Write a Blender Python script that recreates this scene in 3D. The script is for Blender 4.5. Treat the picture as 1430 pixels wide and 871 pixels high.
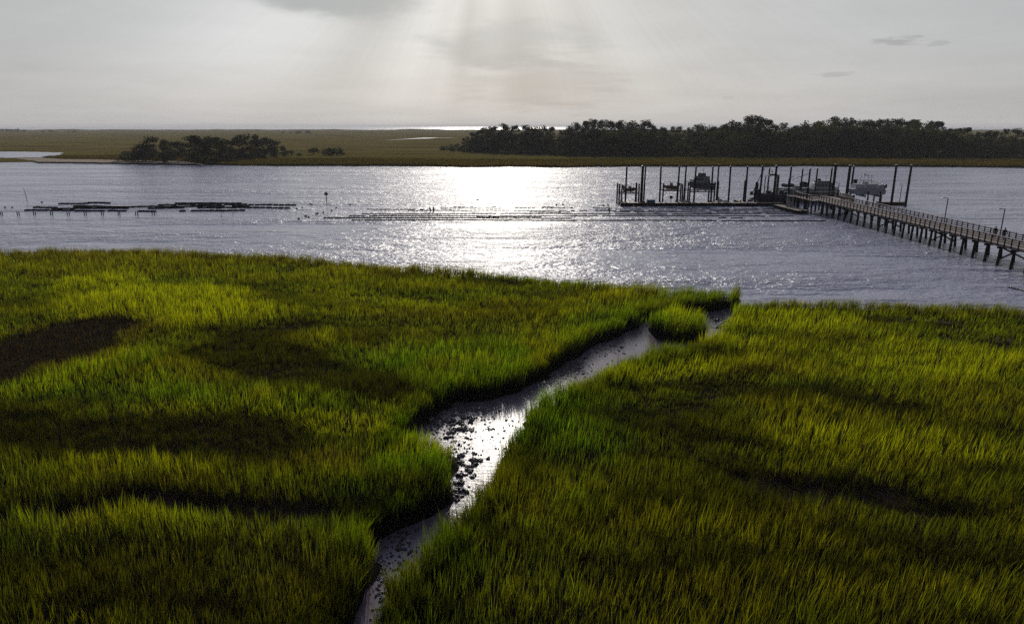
import bpy, math, random
import numpy as np
from mathutils import Vector, Matrix

for o in list(bpy.data.objects):
    bpy.data.objects.remove(o)
sc = bpy.context.scene
COL = sc.collection
R = math.radians
rng = np.random.default_rng(7)
random.seed(7)

# ------------------------------------------------------------------ camera
CAM_H = 19.0
F_PX = 954.0                 # focal length in pixels of the 1430 px wide photograph
PITCH = R(15.21)
cam = bpy.data.cameras.new('camera')
cam.sensor_width = 36.0
cam.lens = F_PX / 1430 * 36.0
cam.clip_start = 0.1
cam.clip_end = 80000
camo = bpy.data.objects.new('camera', cam)
COL.objects.link(camo)
camo.location = (0, 0, CAM_H)
camo.rotation_euler = (R(90) - PITCH, 0, 0)
sc.camera = camo
CP, SP = math.cos(PITCH), math.sin(PITCH)

def P(px, py, z=0.0):
    """ground plan point (at height z) seen at a photograph pixel: used to measure the layout"""
    dx = (px - 715) / F_PX
    dy = -(py - 435.5) / F_PX
    d = (dx, CP + dy * SP, -SP + dy * CP)
    t = (z - CAM_H) / d[2]
    return Vector((d[0] * t, d[1] * t, z))

def project(x, y, z):
    zc = y * CP - (z - CAM_H) * SP
    yc = y * SP + (z - CAM_H) * CP
    return 715 + F_PX * x / zc, 435.5 - F_PX * yc / zc

def zat(y, py):
    """height of something at distance y whose top is seen in row py"""
    a = PITCH + math.atan((py - 435.5) / F_PX)
    return CAM_H - y * math.tan(a)

def xat(y, px, z=0.0):
    return (px - 715) / F_PX * (y * CP - (z - CAM_H) * SP)

# ------------------------------------------------------------------ light
SUN_EL, SUN_AZ = R(20.0), R(-1.2)       # azimuth measured from +Y towards +X
sdir = Vector((math.sin(SUN_AZ) * math.cos(SUN_EL), math.cos(SUN_AZ) * math.cos(SUN_EL), math.sin(SUN_EL)))
sun = bpy.data.lights.new('sun', 'SUN')
sun.energy = 4.0
sun.angle = R(0.6)
sun.color = (1.0, 0.93, 0.82)
suno = bpy.data.objects.new('sun', sun)
COL.objects.link(suno)
suno.rotation_euler = (-sdir).to_track_quat('-Z', 'Y').to_euler()

sc.view_settings.view_transform = 'Standard'
sc.view_settings.look = 'None'
sc.view_settings.exposure = 0.0
sc.view_settings.gamma = 1.0
sc.render.engine = 'CYCLES'
sc.cycles.max_bounces = 6
sc.cycles.diffuse_bounces = 2
sc.cycles.glossy_bounces = 3
sc.cycles.transmission_bounces = 4
sc.cycles.transparent_max_bounces = 4
sc.cycles.sample_clamp_indirect = 1.6
sc.cycles.sample_clamp_direct = 2.2
sc.cycles.use_denoising = False

class NT:
    """small helper to write node trees"""
    def __init__(s, tree):
        s.t = tree; s.n = tree.nodes; s.l = tree.links
    def new(s, typ, **kw):
        n = s.n.new(typ)
        for k, v in kw.items():
            setattr(n, k, v)
        return n
    def put(s, sock, v):
        if isinstance(v, bpy.types.NodeSocket):
            s.l.new(v, sock)
        else:
            sock.default_value = v
    def m(s, op, a, b=None, c=None, clamp=False):
        n = s.n.new('ShaderNodeMath'); n.operation = op; n.use_clamp = clamp
        s.put(n.inputs[0], a)
        if b is not None: s.put(n.inputs[1], b)
        if c is not None: s.put(n.inputs[2], c)
        return n.outputs[0]
    def vm(s, op, a, b=None, scale=None):
        n = s.n.new('ShaderNodeVectorMath'); n.operation = op
        s.put(n.inputs[0], a)
        if b is not None: s.put(n.inputs[1], b)
        if scale is not None: s.put(n.inputs['Scale'], scale)
        return n.outputs['Value'] if op in ('DOT_PRODUCT', 'LENGTH') else n.outputs[0]
    def mix(s, f, a, b, typ='MIX'):
        n = s.n.new('ShaderNodeMix'); n.data_type = 'RGBA'; n.blend_type = typ
        s.put(n.inputs['Factor'], f); s.put(n.inputs['A'], a); s.put(n.inputs['B'], b)
        return n.outputs['Result']
    def ramp(s, f, stops, interp='LINEAR'):
        n = s.n.new('ShaderNodeValToRGB'); n.color_ramp.interpolation = interp
        e = n.color_ramp.elements
        while len(e) > len(stops): e.remove(e[-1])
        while len(e) < len(stops): e.new(0.5)
        for q, (p_, c_) in zip(e, stops):
            q.position = p_; q.color = c_ if len(c_) == 4 else (*c_, 1)
        s.put(n.inputs[0], f)
        return n.outputs[0]
    def noise(s, vec, scale, detail=3, rough=0.5, dist=0.0):
        n = s.n.new('ShaderNodeTexNoise')
        if vec is not None: s.l.new(vec, n.inputs['Vector'])
        n.inputs['Scale'].default_value = scale; n.inputs['Detail'].default_value = detail
        n.inputs['Roughness'].default_value = rough; n.inputs['Distortion'].default_value = dist
        return n.outputs[0]
    def mapr(s, v, a, b, c=0.0, d=1.0, typ='SMOOTHSTEP'):
        n = s.n.new('ShaderNodeMapRange'); n.interpolation_type = typ
        s.put(n.inputs[0], v); n.inputs[1].default_value = a; n.inputs[2].default_value = b
        n.inputs[3].default_value = c; n.inputs[4].default_value = d
        return n.outputs[0]
    def mapping(s, vec, sc_=(1, 1, 1), rot=(0, 0, 0), loc=(0, 0, 0)):
        n = s.n.new('ShaderNodeMapping'); s.l.new(vec, n.inputs[0])
        n.inputs['Scale'].default_value = sc_; n.inputs['Rotation'].default_value = rot
        n.inputs['Location'].default_value = loc
        return n.outputs[0]

# ------------------------------------------------------------------ sky (world)
world = bpy.data.worlds.new('World')
sc.world = world
world.use_nodes = True
N = NT(world.node_tree)
N.n.clear()
d = N.new('ShaderNodeTexCoord').outputs['Generated']
d = N.vm('NORMALIZE', d)
sky = N.new('ShaderNodeTexSky', sky_type='NISHITA', sun_disc=False)
sky.sun_elevation = SUN_EL
sky.sun_rotation = SUN_AZ
sky.dust_density = 3.0
dotr = N.vm('DOT_PRODUCT', d, tuple(sdir))
dot = N.m('MAXIMUM', dotr, 0.0)
sep = N.new('ShaderNodeSeparateXYZ'); N.l.new(d, sep.inputs[0])
dx_, dy_, dz_ = sep.outputs
# position on the cloud deck
hz = N.m('ADD', N.m('MAXIMUM', dz_, 0.0), 0.10)
cx_ = N.m('DIVIDE', dx_, hz); cy_ = N.m('DIVIDE', dy_, hz)
cv = N.new('ShaderNodeCombineXYZ'); N.l.new(cx_, cv.inputs[0]); N.l.new(cy_, cv.inputs[1])
cl = N.noise(cv.outputs[0], 0.55, 6, 0.52, 0.25)
cl2 = N.noise(cv.outputs[0], 1.7, 7, 0.6, 0.4)
# deck radiance: brightest towards the sun, dim behind the viewer
g1 = N.m('POWER', dot, 7.0)
g2 = N.m('POWER', dot, 60.0)
g3 = N.m('POWER', dot, 700.0)
base = N.m('ADD', N.mapr(dotr, -0.35, 0.85, 0.06, 0.48), N.m('MULTIPLY', g1, 0.11))
base = N.m('MULTIPLY', base, N.m('ADD', 0.84, N.m('MULTIPLY', N.m('MULTIPLY', cl, 0.6), 0.5)))
# darker undersides and thin places
def az_el(px, py):
    v = P(px, py, CAM_H + 1) if py < 176 else P(px, py, 0)
    v = Vector((v.x, v.y, v.z - CAM_H))
    if v.y < 0: v = -v
    v.normalize(); return math.degrees(math.atan2(v.x, v.y)), math.degrees(math.asin(v.z))
azn = N.m('MULTIPLY', N.m('ARCTAN2', dx_, dy_), 57.2958)
eln = N.m('MULTIPLY', N.m('ARCSINE', dz_), 57.2958)
nz1 = N.m('SUBTRACT', N.noise(N.mapping(cv.outputs[0], (1.6, 1.6, 1)), 1.0, 6, 0.6), 0.5)
nz2 = N.m('SUBTRACT', N.noise(N.mapping(cv.outputs[0], (6, 6, 1), loc=(3, 1, 0)), 1.0, 6, 0.65), 0.5)
def spot(px, py, rx, ry, nz, amt):
    a, e = az_el(px, py)
    ax = N.m('DIVIDE', N.m('SUBTRACT', azn, a), rx * 0.055)
    ex = N.m('DIVIDE', N.m('SUBTRACT', eln, e), ry * 0.055)
    r2 = N.m('SQRT', N.m('ADD', N.m('MULTIPLY', ax, ax), N.m('MULTIPLY', ex, ex)))
    r2 = N.m('ADD', r2, N.m('MULTIPLY', nz, amt))
    return N.mapr(r2, 0.35, 1.15, 1.0, 0.0)
gapA = spot(470, -6, 150, 34, nz1, 1.6)
gapB = spot(715, 60, 130, 42, nz1, 2.6)
lowC = spot(760, 118, 120, 45, nz1, 2.0)
wispA = spot(1258, 59, 30, 7, nz2, 3.4)
wispB = spot(1162, 104, 26, 4, nz2, 2.5)
wispC = spot(1308, 61, 14, 4, nz2, 2.5)
wispD = spot(1016, 137, 10, 3, nz2, 2.0)
# sun shafts fanning out below the cloud, by angle round the sun's direction
right = Vector((math.cos(SUN_AZ), -math.sin(SUN_AZ), 0))
upv = sdir.cross(right); upv = -upv if upv.z < 0 else upv
uu = N.vm('DOT_PRODUCT', d, tuple(right)); vv = N.vm('DOT_PRODUCT', d, tuple(-upv))
ang = N.m('MULTIPLY', N.m('ARCTAN2', uu, vv), 57.2958)       # 0 = straight below the sun, + right
def beam(c, w, s):
    q = N.m('DIVIDE', N.m('SUBTRACT', ang, c), w)
    return N.m('MULTIPLY', N.m('POWER', 2.718, N.m('MULTIPLY', N.m('MULTIPLY', q, q), -1.0)), s)
rays = beam(-24, 8.0, 0.125)
for c_, w_, s_ in ((-29, 5, -.01), (-15, 2.0, .035), (-54, 12, .15), (-38, 5, -.04), (-10, 2.5, -.05), (-2, 4.5, .05), (8, 6, -.05), (19, 4, .02), (29, 4, -.03), (36, 6, .03), (-5, 2.2, -.02)):
    rays = N.m('ADD', rays, beam(c_, w_, s_))
fine = N.new('ShaderNodeTexNoise', noise_dimensions='1D')
N.l.new(N.m('MULTIPLY', ang, 0.16), fine.inputs['W']); fine.inputs['Detail'].default_value = 1
rays = N.m('ADD', rays, N.m('MULTIPLY', N.m('SUBTRACT', fine.outputs[0], 0.5), 0.03))
fade = N.m('MULTIPLY', N.mapr(eln, -1.0, 5.5, 0.10, 1.0), N.mapr(dot, 0.80, 0.93, 0.0, 1.0))
low = N.mapr(eln, 9.5, 15.0, 1.0, 0.0)
rays = N.m('MULTIPLY', N.m('MULTIPLY', rays, fade), low)
lum = N.m('ADD', base, rays)
lum = N.m('MULTIPLY', lum, N.m('ADD', 1.0, N.m('MULTIPLY', N.mapr(eln, 10.0, 22.0), 0.30)))
lum = N.m('MULTIPLY', lum, N.m('SUBTRACT', 1.0, N.m('MULTIPLY', lowC, 0.16)))
lum = N.m('MULTIPLY', lum, N.m('ADD', 0.94, N.m('MULTIPLY', cl2, 0.14)))
cloudcol = N.mix(N.mapr(eln, 0.0, 7.0), (1.0, 0.99, 0.975, 1), (0.955, 0.985, 1.0, 1))
cloudcol = N.mix(N.mapr(eln, 9.0, 45.0), cloudcol, (0.74, 0.83, 1.20, 1))
lum = N.m('MULTIPLY', lum, N.mapr(eln, 38.0, 62.0, 1.0, 0.35))
deck = N.vm('SCALE', cloudcol, scale=lum)
blue = N.vm('SCALE', (0.86, 0.97, 1.03), scale=0.37)
deck = N.mix(N.m('MULTIPLY', N.m('MAXIMUM', gapA, N.m('MULTIPLY', gapB, 0.55)), 0.85), deck, blue)
dark = N.m('MAXIMUM', N.m('MAXIMUM', wispA, N.m('MULTIPLY', wispB, .7)), N.m('MAXIMUM', N.m('MULTIPLY', wispC, .6), N.m('MULTIPLY', wispD, .4)))
deck = N.mix(N.m('MULTIPLY', dark, 0.40), deck, (0.20, 0.205, 0.215, 1))
glow = N.m('ADD', N.m('MULTIPLY', N.m('POWER', dot, 300.0), 4.0), N.m('MULTIPLY', g3, 4.0))
deck = N.vm('ADD', deck, N.vm('SCALE', (1.0, 0.965, 0.92), scale=glow))
# thin high air between the clouds: 12 % of the Nishita sky, the rest the cloud deck
STR = 0.10
deckn = N.vm('SCALE', deck, scale=1.0 / STR)
skymix = N.mix(0.97, sky.outputs[0], deckn)
bg = N.new('ShaderNodeBackground'); N.l.new(skymix, bg.inputs[0]); bg.inputs[1].default_value = STR
out = N.new('ShaderNodeOutputWorld'); N.l.new(bg.outputs[0], out.inputs[0])

# ------------------------------------------------------------------ materials
def mat(name):
    m = bpy.data.materials.new(name); m.use_nodes = True
    k = NT(m.node_tree); k.n.clear()
    o = k.new('ShaderNodeOutputMaterial')
    return m, k, o

def simple(name, col, rough=0.7, var=0.25, scale=3.0, metal=0.0, bump=0.2, stretch=(1, 1, 1)):
    m, k, o = mat(name)
    tc = k.new('ShaderNodeTexCoord').outputs['Object']
    oi = k.new('ShaderNodeObjectInfo')
    v = k.mapping(tc, stretch)
    n1 = k.noise(v, scale, 5, 0.6)
    f = k.m('ADD', 1 - var, k.m('MULTIPLY', n1, 2 * var))
    f = k.m('MULTIPLY', f, k.m('ADD', 0.85, k.m('MULTIPLY', oi.outputs['Random'], 0.3)))
    c = k.vm('SCALE', tuple(col), scale=f)
    p = k.new('ShaderNodeBsdfPrincipled')
    k.l.new(c, p.inputs['Base Color'])
    p.inputs['Metallic'].default_value = metal
    p.inputs['Specular IOR Level'].default_value = 0.5 if rough < .55 else (0.1 if rough < .8 else 0.0)
    k.put(p.inputs['Roughness'], k.m('ADD', rough - 0.1, k.m('MULTIPLY', n1, 0.2), clamp=True))
    b = k.new('ShaderNodeBump'); b.inputs['Strength'].default_value = bump; b.inputs['Distance'].default_value = 0.02
    k.l.new(k.noise(v, scale * 4, 4, 0.6), b.inputs['Height']); k.l.new(b.outputs[0], p.inputs['Normal'])
    k.l.new(p.outputs[0], o.inputs[0])
    return m

M = {}
M['pile'] = simple('tarred_pile_wood', (0.026, 0.024, 0.027), 0.85, 0.35, 2.0, stretch=(3, 3, .4))
_t = M['pile'].node_tree; _k = NT(_t)
_pr = [n_ for n_ in _t.nodes if n_.type == 'BSDF_PRINCIPLED'][0]; _src = _pr.inputs['Base Color'].links[0].from_socket
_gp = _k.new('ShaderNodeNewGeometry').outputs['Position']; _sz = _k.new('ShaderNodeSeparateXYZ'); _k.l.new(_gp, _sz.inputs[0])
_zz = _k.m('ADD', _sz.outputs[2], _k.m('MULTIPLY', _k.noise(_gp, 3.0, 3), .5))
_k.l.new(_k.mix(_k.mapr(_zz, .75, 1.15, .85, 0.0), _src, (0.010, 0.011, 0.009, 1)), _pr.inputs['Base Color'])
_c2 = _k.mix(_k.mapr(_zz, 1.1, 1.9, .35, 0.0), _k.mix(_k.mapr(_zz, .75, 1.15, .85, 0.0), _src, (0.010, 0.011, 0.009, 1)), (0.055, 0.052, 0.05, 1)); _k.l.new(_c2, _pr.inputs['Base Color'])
M['wood'] = simple('weathered_wood', (0.13, 0.115, 0.105), 0.7, 0.3, 2.0, stretch=(3, .5, 3))
M['deck'] = simple('deck_boards_wood', (0.25, 0.205, 0.185), 0.6, 0.3, 1.3, stretch=(.6, 4, 1))
M['rail'] = simple('rail_cap_wood', (0.30, 0.26, 0.24), 0.5, 0.25, 1.5, stretch=(3, .5, 3))
M['float'] = simple('dock_float_black', (0.022, 0.022, 0.026), 0.6)
M['steel'] = simple('galvanised_steel', (0.22, 0.23, 0.24), 0.45, 0.2, metal=0.6)
M['darksteel'] = simple('dark_painted_steel', (0.035, 0.038, 0.045), 0.5)
M['hullwhite'] = simple('white_gelcoat', (0.62, 0.62, 0.60), 0.3, 0.08)
M['hullgrey'] = simple('grey_boat_paint', (0.20, 0.21, 0.225), 0.45, 0.15)
M['hullpale'] = simple('pale_grey_boat_paint', (0.40, 0.42, 0.44), 0.4, 0.15)
M['hulldark'] = simple('dark_boat_paint', (0.05, 0.055, 0.065), 0.45, 0.2)
M['hullbrown'] = simple('brown_bottom_paint', (0.13, 0.07, 0.055), 0.55, 0.2)
M['blue'] = simple('blue_painted_box', (0.09, 0.16, 0.26), 0.4, 0.1)
M['red'] = simple('red_painted_dock', (0.26, 0.05, 0.045), 0.6, 0.3)
M['bag'] = simple('black_mesh_plastic', (0.014, 0.013, 0.014), 0.85, 0.3, 6)
M['engine'] = simple('black_engine_cowl', (0.02, 0.02, 0.022), 0.25, 0.05)
M['glass'] = simple('tinted_window_glass', (0.03, 0.04, 0.05), 0.08, 0.05, bump=0.0)
M['orange'] = simple('orange_lifering_foam', (0.35, 0.10, 0.05), 0.6, 0.1)
M['skin'] = simple('skin', (0.35, 0.20, 0.14), 0.55, 0.1)
M['navy'] = simple('navy_cloth', (0.02, 0.03, 0.08), 0.9, 0.1)
M['blackcloth'] = simple('black_cloth', (0.02, 0.018, 0.018), 0.9, 0.1)
M['khaki'] = simple('khaki_cloth', (0.16, 0.13, 0.09), 0.9, 0.1)
M['hair'] = simple('dark_hair', (0.025, 0.017, 0.012), 0.6, 0.2)
M['oyster'] = simple('wet_oyster_shell', (0.05, 0.042, 0.040), 0.38, 0.45, 9, bump=0.8)
M['bark'] = simple('pine_bark', (0.07, 0.055, 0.045), 0.85, 0.3, 3)
M['wrack'] = simple('bleached_dead_reeds', (0.16, 0.14, 0.11), 0.85, 0.35, 4)
M['signgreen'] = simple('teal_marker_board', (0.03, 0.12, 0.13), 0.5, 0.1)

# ---- water
def water_mat(name, deep, wave_amp, rough, creek=False):
    m, k, o = mat(name)
    geo = k.new('ShaderNodeNewGeometry').outputs['Position']
    p = k.new('ShaderNodeBsdfPrincipled')
    p.inputs['Base Color'].default_value = (*deep, 1)
    p.inputs['IOR'].default_value = 1.40
    p.inputs['Roughness'].default_value = rough
    if creek:
        w1 = k.noise(k.mapping(geo, (1.0, 2.2, 1), (0, 0, .3)), 1.6, 5, 0.6)
        w2 = k.noise(k.mapping(geo, (1.3, 3.0, 1), (0, 0, -.3)), 5.0, 2, 0.5)
        h = k.m('ADD', w1, k.m('MULTIPLY', w2, 0.35))
    else:
        # wind ripples: crests run roughly across the view, slightly skewed, in gust patches
        n1 = k.noise(k.mapping(geo, (0.70, 1.0, 1), (0, 0, R(-24))), 0.50, 4, 0.58, 0.5)
        n2 = k.noise(k.mapping(geo, (0.8, 1.0, 1), (0, 0, R(14))), 1.7, 2, 0.5, 0.2)
        n3 = k.noise(k.mapping(geo, (0.6, 1.0, 1), (0, 0, R(-8))), 0.22, 2, 0.5)
        gust = k.noise(k.mapping(geo, (0.30, 1.0, 1), (0, 0, R(6))), 0.055, 4, 0.55)
        gf = k.mapr(gust, 0.32, 0.66, 0.30, 1.30)
        h = k.m('ADD', k.m('ADD', n1, k.m('MULTIPLY', n2, 0.38)), k.m('MULTIPLY', n3, 0.9))
        h = k.m('MULTIPLY', h, gf)
    b = k.new('ShaderNodeBump'); b.inputs['Strength'].default_value = 1.0
    b.inputs['Distance'].default_value = wave_amp
    k.l.new(h, b.inputs['Height']); k.l.new(b.outputs[0], p.inputs['Normal'])
    k.l.new(p.outputs[0], o.inputs[0])
    return m
M['river'] = water_mat('river_water', (0.225, 0.235, 0.315), 0.90, 0.20)
M['creekwater'] = water_mat('creek_water', (0.110, 0.088, 0.110), 0.026, 0.13, True)

# ---- grass blades
def grass_mat(name, sat=1.0):
    m, k, o = mat(name)
    at = k.new('ShaderNodeAttribute', attribute_type='INSTANCER', attribute_name='tint')
    bl = k.new('ShaderNodeAttribute', attribute_type='GEOMETRY', attribute_name='blade')   # x = position along blade, y = blade's own random
    s_ = k.new('ShaderNodeSeparateXYZ'); k.l.new(bl.outputs['Vector'], s_.inputs[0])
    t_, r_ = s_.outputs[0], s_.outputs[1]
    # dead sheaths at the root, darkened with painted shade; a few dead straw blades
    straw = (0.075, 0.052, 0.022, 1)
    col = k.mix(k.mapr(r_, 0.3, 1.0, 0.0, 0.8, 'LINEAR'), at.outputs['Color'], k.vm('MULTIPLY', at.outputs['Color'], (1.46, 1.10, 1.0)))
    col = k.mix(k.mapr(r_, 0.93, 0.98, 0.0, 0.7), col, straw)
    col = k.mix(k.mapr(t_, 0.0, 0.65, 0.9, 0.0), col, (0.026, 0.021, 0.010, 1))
    col = k.vm('SCALE', col, scale=k.m('ADD', 0.40, k.m('MULTIPLY', k.m('FRACT', k.m('MULTIPLY', r_, 7.31)), 1.25)))
    df = k.new('ShaderNodeBsdfDiffuse'); k.l.new(k.vm('SCALE', col, scale=.8), df.inputs[0])
    tr = k.new('ShaderNodeBsdfTranslucent'); k.l.new(k.vm('MULTIPLY', col, (1.75, 1.95, 0.5)), tr.inputs[0])
    mx = k.new('ShaderNodeMixShader'); mx.inputs[0].default_value = 0.58
    k.l.new(df.outputs[0], mx.inputs[1]); k.l.new(tr.outputs[0], mx.inputs[2])
    k.l.new(mx.outputs[0], o.inputs[0])
    return m
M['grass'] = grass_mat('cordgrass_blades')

# ---- ground
def ground_mat(name, c1, c2, c3, scale, rough=0.6, stretch=(1, 1, 1), bump=0.3, dist=0.1):
    m, k, o = mat(name)
    geo = k.new('ShaderNodeNewGeometry').outputs['Position']
    v = k.mapping(geo, stretch)
    a = k.noise(v, scale, 6, 0.6, 0.3); b_ = k.noise(v, scale * 5.3, 4, 0.6)
    c = k.mix(k.mapr(a, 0.38, 0.62), c1, c2)
    c = k.mix(k.mapr(b_, 0.5, 0.72, 0, .8), c, c3)
    p = k.new('ShaderNodeBsdfDiffuse'); k.l.new(c, p.inputs['Color'])
    bp = k.new('ShaderNodeBump'); bp.inputs['Strength'].default_value = bump; bp.inputs['Distance'].default_value = dist
    k.l.new(k.noise(geo, 6.0, 5, 0.65), bp.inputs['Height']); k.l.new(bp.outputs[0], p.inputs['Normal'])
    k.l.new(p.outputs[0], o.inputs[0])
    return m
M['mud'] = ground_mat('marsh_mud', (0.009, 0.0075, 0.007, 1), (0.014, 0.012, 0.009, 1), (0.020, 0.016, 0.012, 1), 0.25, 0.9)
M['sand'] = ground_mat('pale_sand', (0.30, 0.25, 0.20, 1), (0.25, 0.21, 0.17, 1), (0.18, 0.15, 0.12, 1), 0.1, 0.9)

def farmarsh_mat():
    m, k, o = mat('far_marsh_cover')
    geo = k.new('ShaderNodeNewGeometry').outputs['Position']
    v = k.mapping(geo, (0.12, 1.0, 1), (0, 0, R(3)))
    a = k.noise(v, 0.012, 5, 0.55, 0.6)
    b_ = k.noise(k.mapping(geo, (0.25, 1, 1), (0, 0, R(-5))), 0.045, 5, 0.6, 0.4)
    fine_ = k.noise(k.mapping(geo, (0.5, 1, 1)), 0.6, 4, 0.6)
    c = k.ramp(a, [(0.30, (0.085, 0.068, 0.036)), (0.45, (0.125, 0.105, 0.050)), (0.55, (0.105, 0.095, 0.036)), (0.68, (0.150, 0.122, 0.060))])
    c = k.mix(k.mapr(b_, 0.50, 0.62, 0, .85), c, (0.048, 0.042, 0.020, 1))
    c = k.mix(k.mapr(b_, 0.34, 0.44, .7, 0.0), c, (0.13, 0.125, 0.035, 1))
    sy = k.new('ShaderNodeSeparateXYZ'); k.l.new(geo, sy.inputs[0])
    c = k.mix(k.mapr(sy.outputs[1], 400, 560, .75, 0.0), c, (0.085, 0.082, 0.025, 1))
    c = k.vm('MULTIPLY', k.vm('SCALE', c, scale=k.m('ADD', 0.62, k.m('MULTIPLY', fine_, 0.6))), (1.0, .94, .68))
    p = k.new('ShaderNodeBsdfDiffuse'); k.l.new(c, p.inputs[0])
    bp = k.new('ShaderNodeBump'); bp.inputs['Strength'].default_value = 0.6; bp.inputs['Distance'].default_value = 0.6
    k.l.new(fine_, bp.inputs['Height']); k.l.new(bp.outputs[0], p.inputs['Normal'])
    k.l.new(p.outputs[0], o.inputs[0])
    return m
M['farmarsh'] = farmarsh_mat()

def leaf_mat(name, c1, c2):
    m, k, o = mat(name)
    oi = k.new('ShaderNodeObjectInfo').outputs['Random']
    tc = k.new('ShaderNodeNewGeometry').outputs['Position']
    n_ = k.noise(tc, 0.25, 3, 0.6)
    c = k.mix(k.m('ADD', k.m('MULTIPLY', oi, 0.6), k.m('MULTIPLY', n_, 0.4)), c1, c2)
    df = k.new('ShaderNodeBsdfDiffuse'); k.l.new(c, df.inputs[0])
    tr = k.new('ShaderNodeBsdfTranslucent'); k.l.new(c, tr.inputs[0])
    mx = k.new('ShaderNodeMixShader'); mx.inputs[0].default_value = 0.25
    k.l.new(df.outputs[0], mx.inputs[1]); k.l.new(tr.outputs[0], mx.inputs[2])
    k.l.new(mx.outputs[0], o.inputs[0])
    return m
M['pineleaf'] = leaf_mat('pine_needles', (0.020, 0.024, 0.014, 1), (0.036, 0.040, 0.018, 1))
M['broadleaf'] = leaf_mat('broad_leaves', (0.035, 0.045, 0.012, 1), (0.075, 0.080, 0.018, 1))
M['shrubleaf'] = leaf_mat('shrub_leaves', (0.035, 0.042, 0.016, 1), (0.065, 0.066, 0.026, 1))

# ------------------------------------------------------------------ mesh building helpers
class MB:
    def __init__(s):
        s.v = []; s.f = []
    def add(s, vs, fs):
        o = len(s.v); s.v += [tuple(q) for q in vs]; s.f += [tuple(i + o for i in f) for f in fs]
        return s
    def box(s, c, size, rz=0.0, taper=1.0):
        hx, hy, hz_ = size[0] / 2, size[1] / 2, size[2] / 2
        ca, sa = math.cos(rz), math.sin(rz); vs = []
        for zz, t in ((-hz_, 1.0), (hz_, taper)):
            for x, y in ((-hx, -hy), (hx, -hy), (hx, hy), (-hx, hy)):
                x *= t; y *= t
                vs.append((c[0] + x * ca - y * sa, c[1] + x * sa + y * ca, c[2] + zz))
        return s.add(vs, [(3, 2, 1, 0), (4, 5, 6, 7), (0, 1, 5, 4), (1, 2, 6, 5), (2, 3, 7, 6), (3, 0, 4, 7)])
    def bar(s, a, b, w, h):
        """rectangular beam from a to b"""
        a = Vector(a); b = Vector(b); t = (b - a).normalized()
        u = t.cross(Vector((0, 0, 1)))
        if u.length < 1e-3: u = Vector((1, 0, 0))
        u.normalize(); v = u.cross(t)
        vs = []
        for p_ in (a, b):
            for i, j in ((-1, -1), (1, -1), (1, 1), (-1, 1)):
                vs.append(p_ + u * (i * w / 2) + v * (j * h / 2))
        return s.add(vs, [(3, 2, 1, 0), (4, 5, 6, 7), (0, 1, 5, 4), (1, 2, 6, 5), (2, 3, 7, 6), (3, 0, 4, 7)])
    def tube(s, pts, rad, n=8, cap=True):
        pts = [Vector(p_) for p_ in pts]
        if not isinstance(rad, (list, tuple)): rad = [rad] * len(pts)
        o = len(s.v); vs = []; fs = []
        for i, p_ in enumerate(pts):
            t = (pts[min(i + 1, len(pts) - 1)] - pts[max(i - 1, 0)]).normalized()
            u = t.cross(Vector((0, 1, 0.01)))
            if u.length < 1e-2: u = t.cross(Vector((1, 0, 0)))
            u.normalize(); v = t.cross(u)
            for j in range(n):
                a = 2 * math.pi * j / n
                vs.append(p_ + (u * math.cos(a) + v * math.sin(a)) * rad[i])
        for i in range(len(pts) - 1):
            for j in range(n):
                k_ = (j + 1) % n
                fs.append((i * n + j, i * n + k_, (i + 1) * n + k_, (i + 1) * n + j))
        if cap:
            fs.append(tuple(range(n - 1, -1, -1))); fs.append(tuple((len(pts) - 1) * n + j for j in range(n)))
        return s.add(vs, fs)
    def loft(s, rings, cap=True):
        n = len(rings[0]); vs = [q for r_ in rings for q in r_]; fs = []
        for i in range(len(rings) - 1):
            for j in range(n):
                k_ = (j + 1) % n
                fs.append((i * n + j, i * n + k_, (i + 1) * n + k_, (i + 1) * n + j))
        if cap:
            fs.append(tuple(range(n - 1, -1, -1))); fs.append(tuple((len(rings) - 1) * n + j for j in range(n)))
        return s.add(vs, fs)
    def ring(s, c, r0, r1, axis='y', n=16, m_=6):
        vs = []; fs = []
        for i in range(n):
            a = 2 * math.pi * i / n
            for j in range(m_):
                b = 2 * math.pi * j / m_
                rr = r0 + r1 * math.cos(b)
                vs.append((c[0] + rr * math.cos(a), c[1] + r1 * math.sin(b), c[2] + rr * math.sin(a)))
        for i in range(n):
            for j in range(m_):
                i2, j2 = (i + 1) % n, (j + 1) % m_
                fs.append((i * m_ + j, i2 * m_ + j, i2 * m_ + j2, i * m_ + j2))
        return s.add(vs, fs)
    def mesh(s, name, m_, off=None, smooth=False):
        me = bpy.data.meshes.new(name)
        vs = s.v if off is None else [(q[0] - off[0], q[1] - off[1], q[2] - off[2]) for q in s.v]
        me.from_pydata(vs, [], s.f)
        me.materials.append(m_)
        if smooth: me.shade_smooth()
        return me
    def build(s, name, m_, parent=None, smooth=False, local=False):
        off = None
        if parent is not None and not local:
            off = parent.get('_o') or parent.location
            par = parent
            off = Vector(parent.location)
            while par.parent is not None:
                par = par.parent; off += Vector(par.location)
        ob = bpy.data.objects.new(name, s.mesh(name, m_, off, smooth)); COL.objects.link(ob)
        if parent is not None: ob.parent = parent
        return ob

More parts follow.
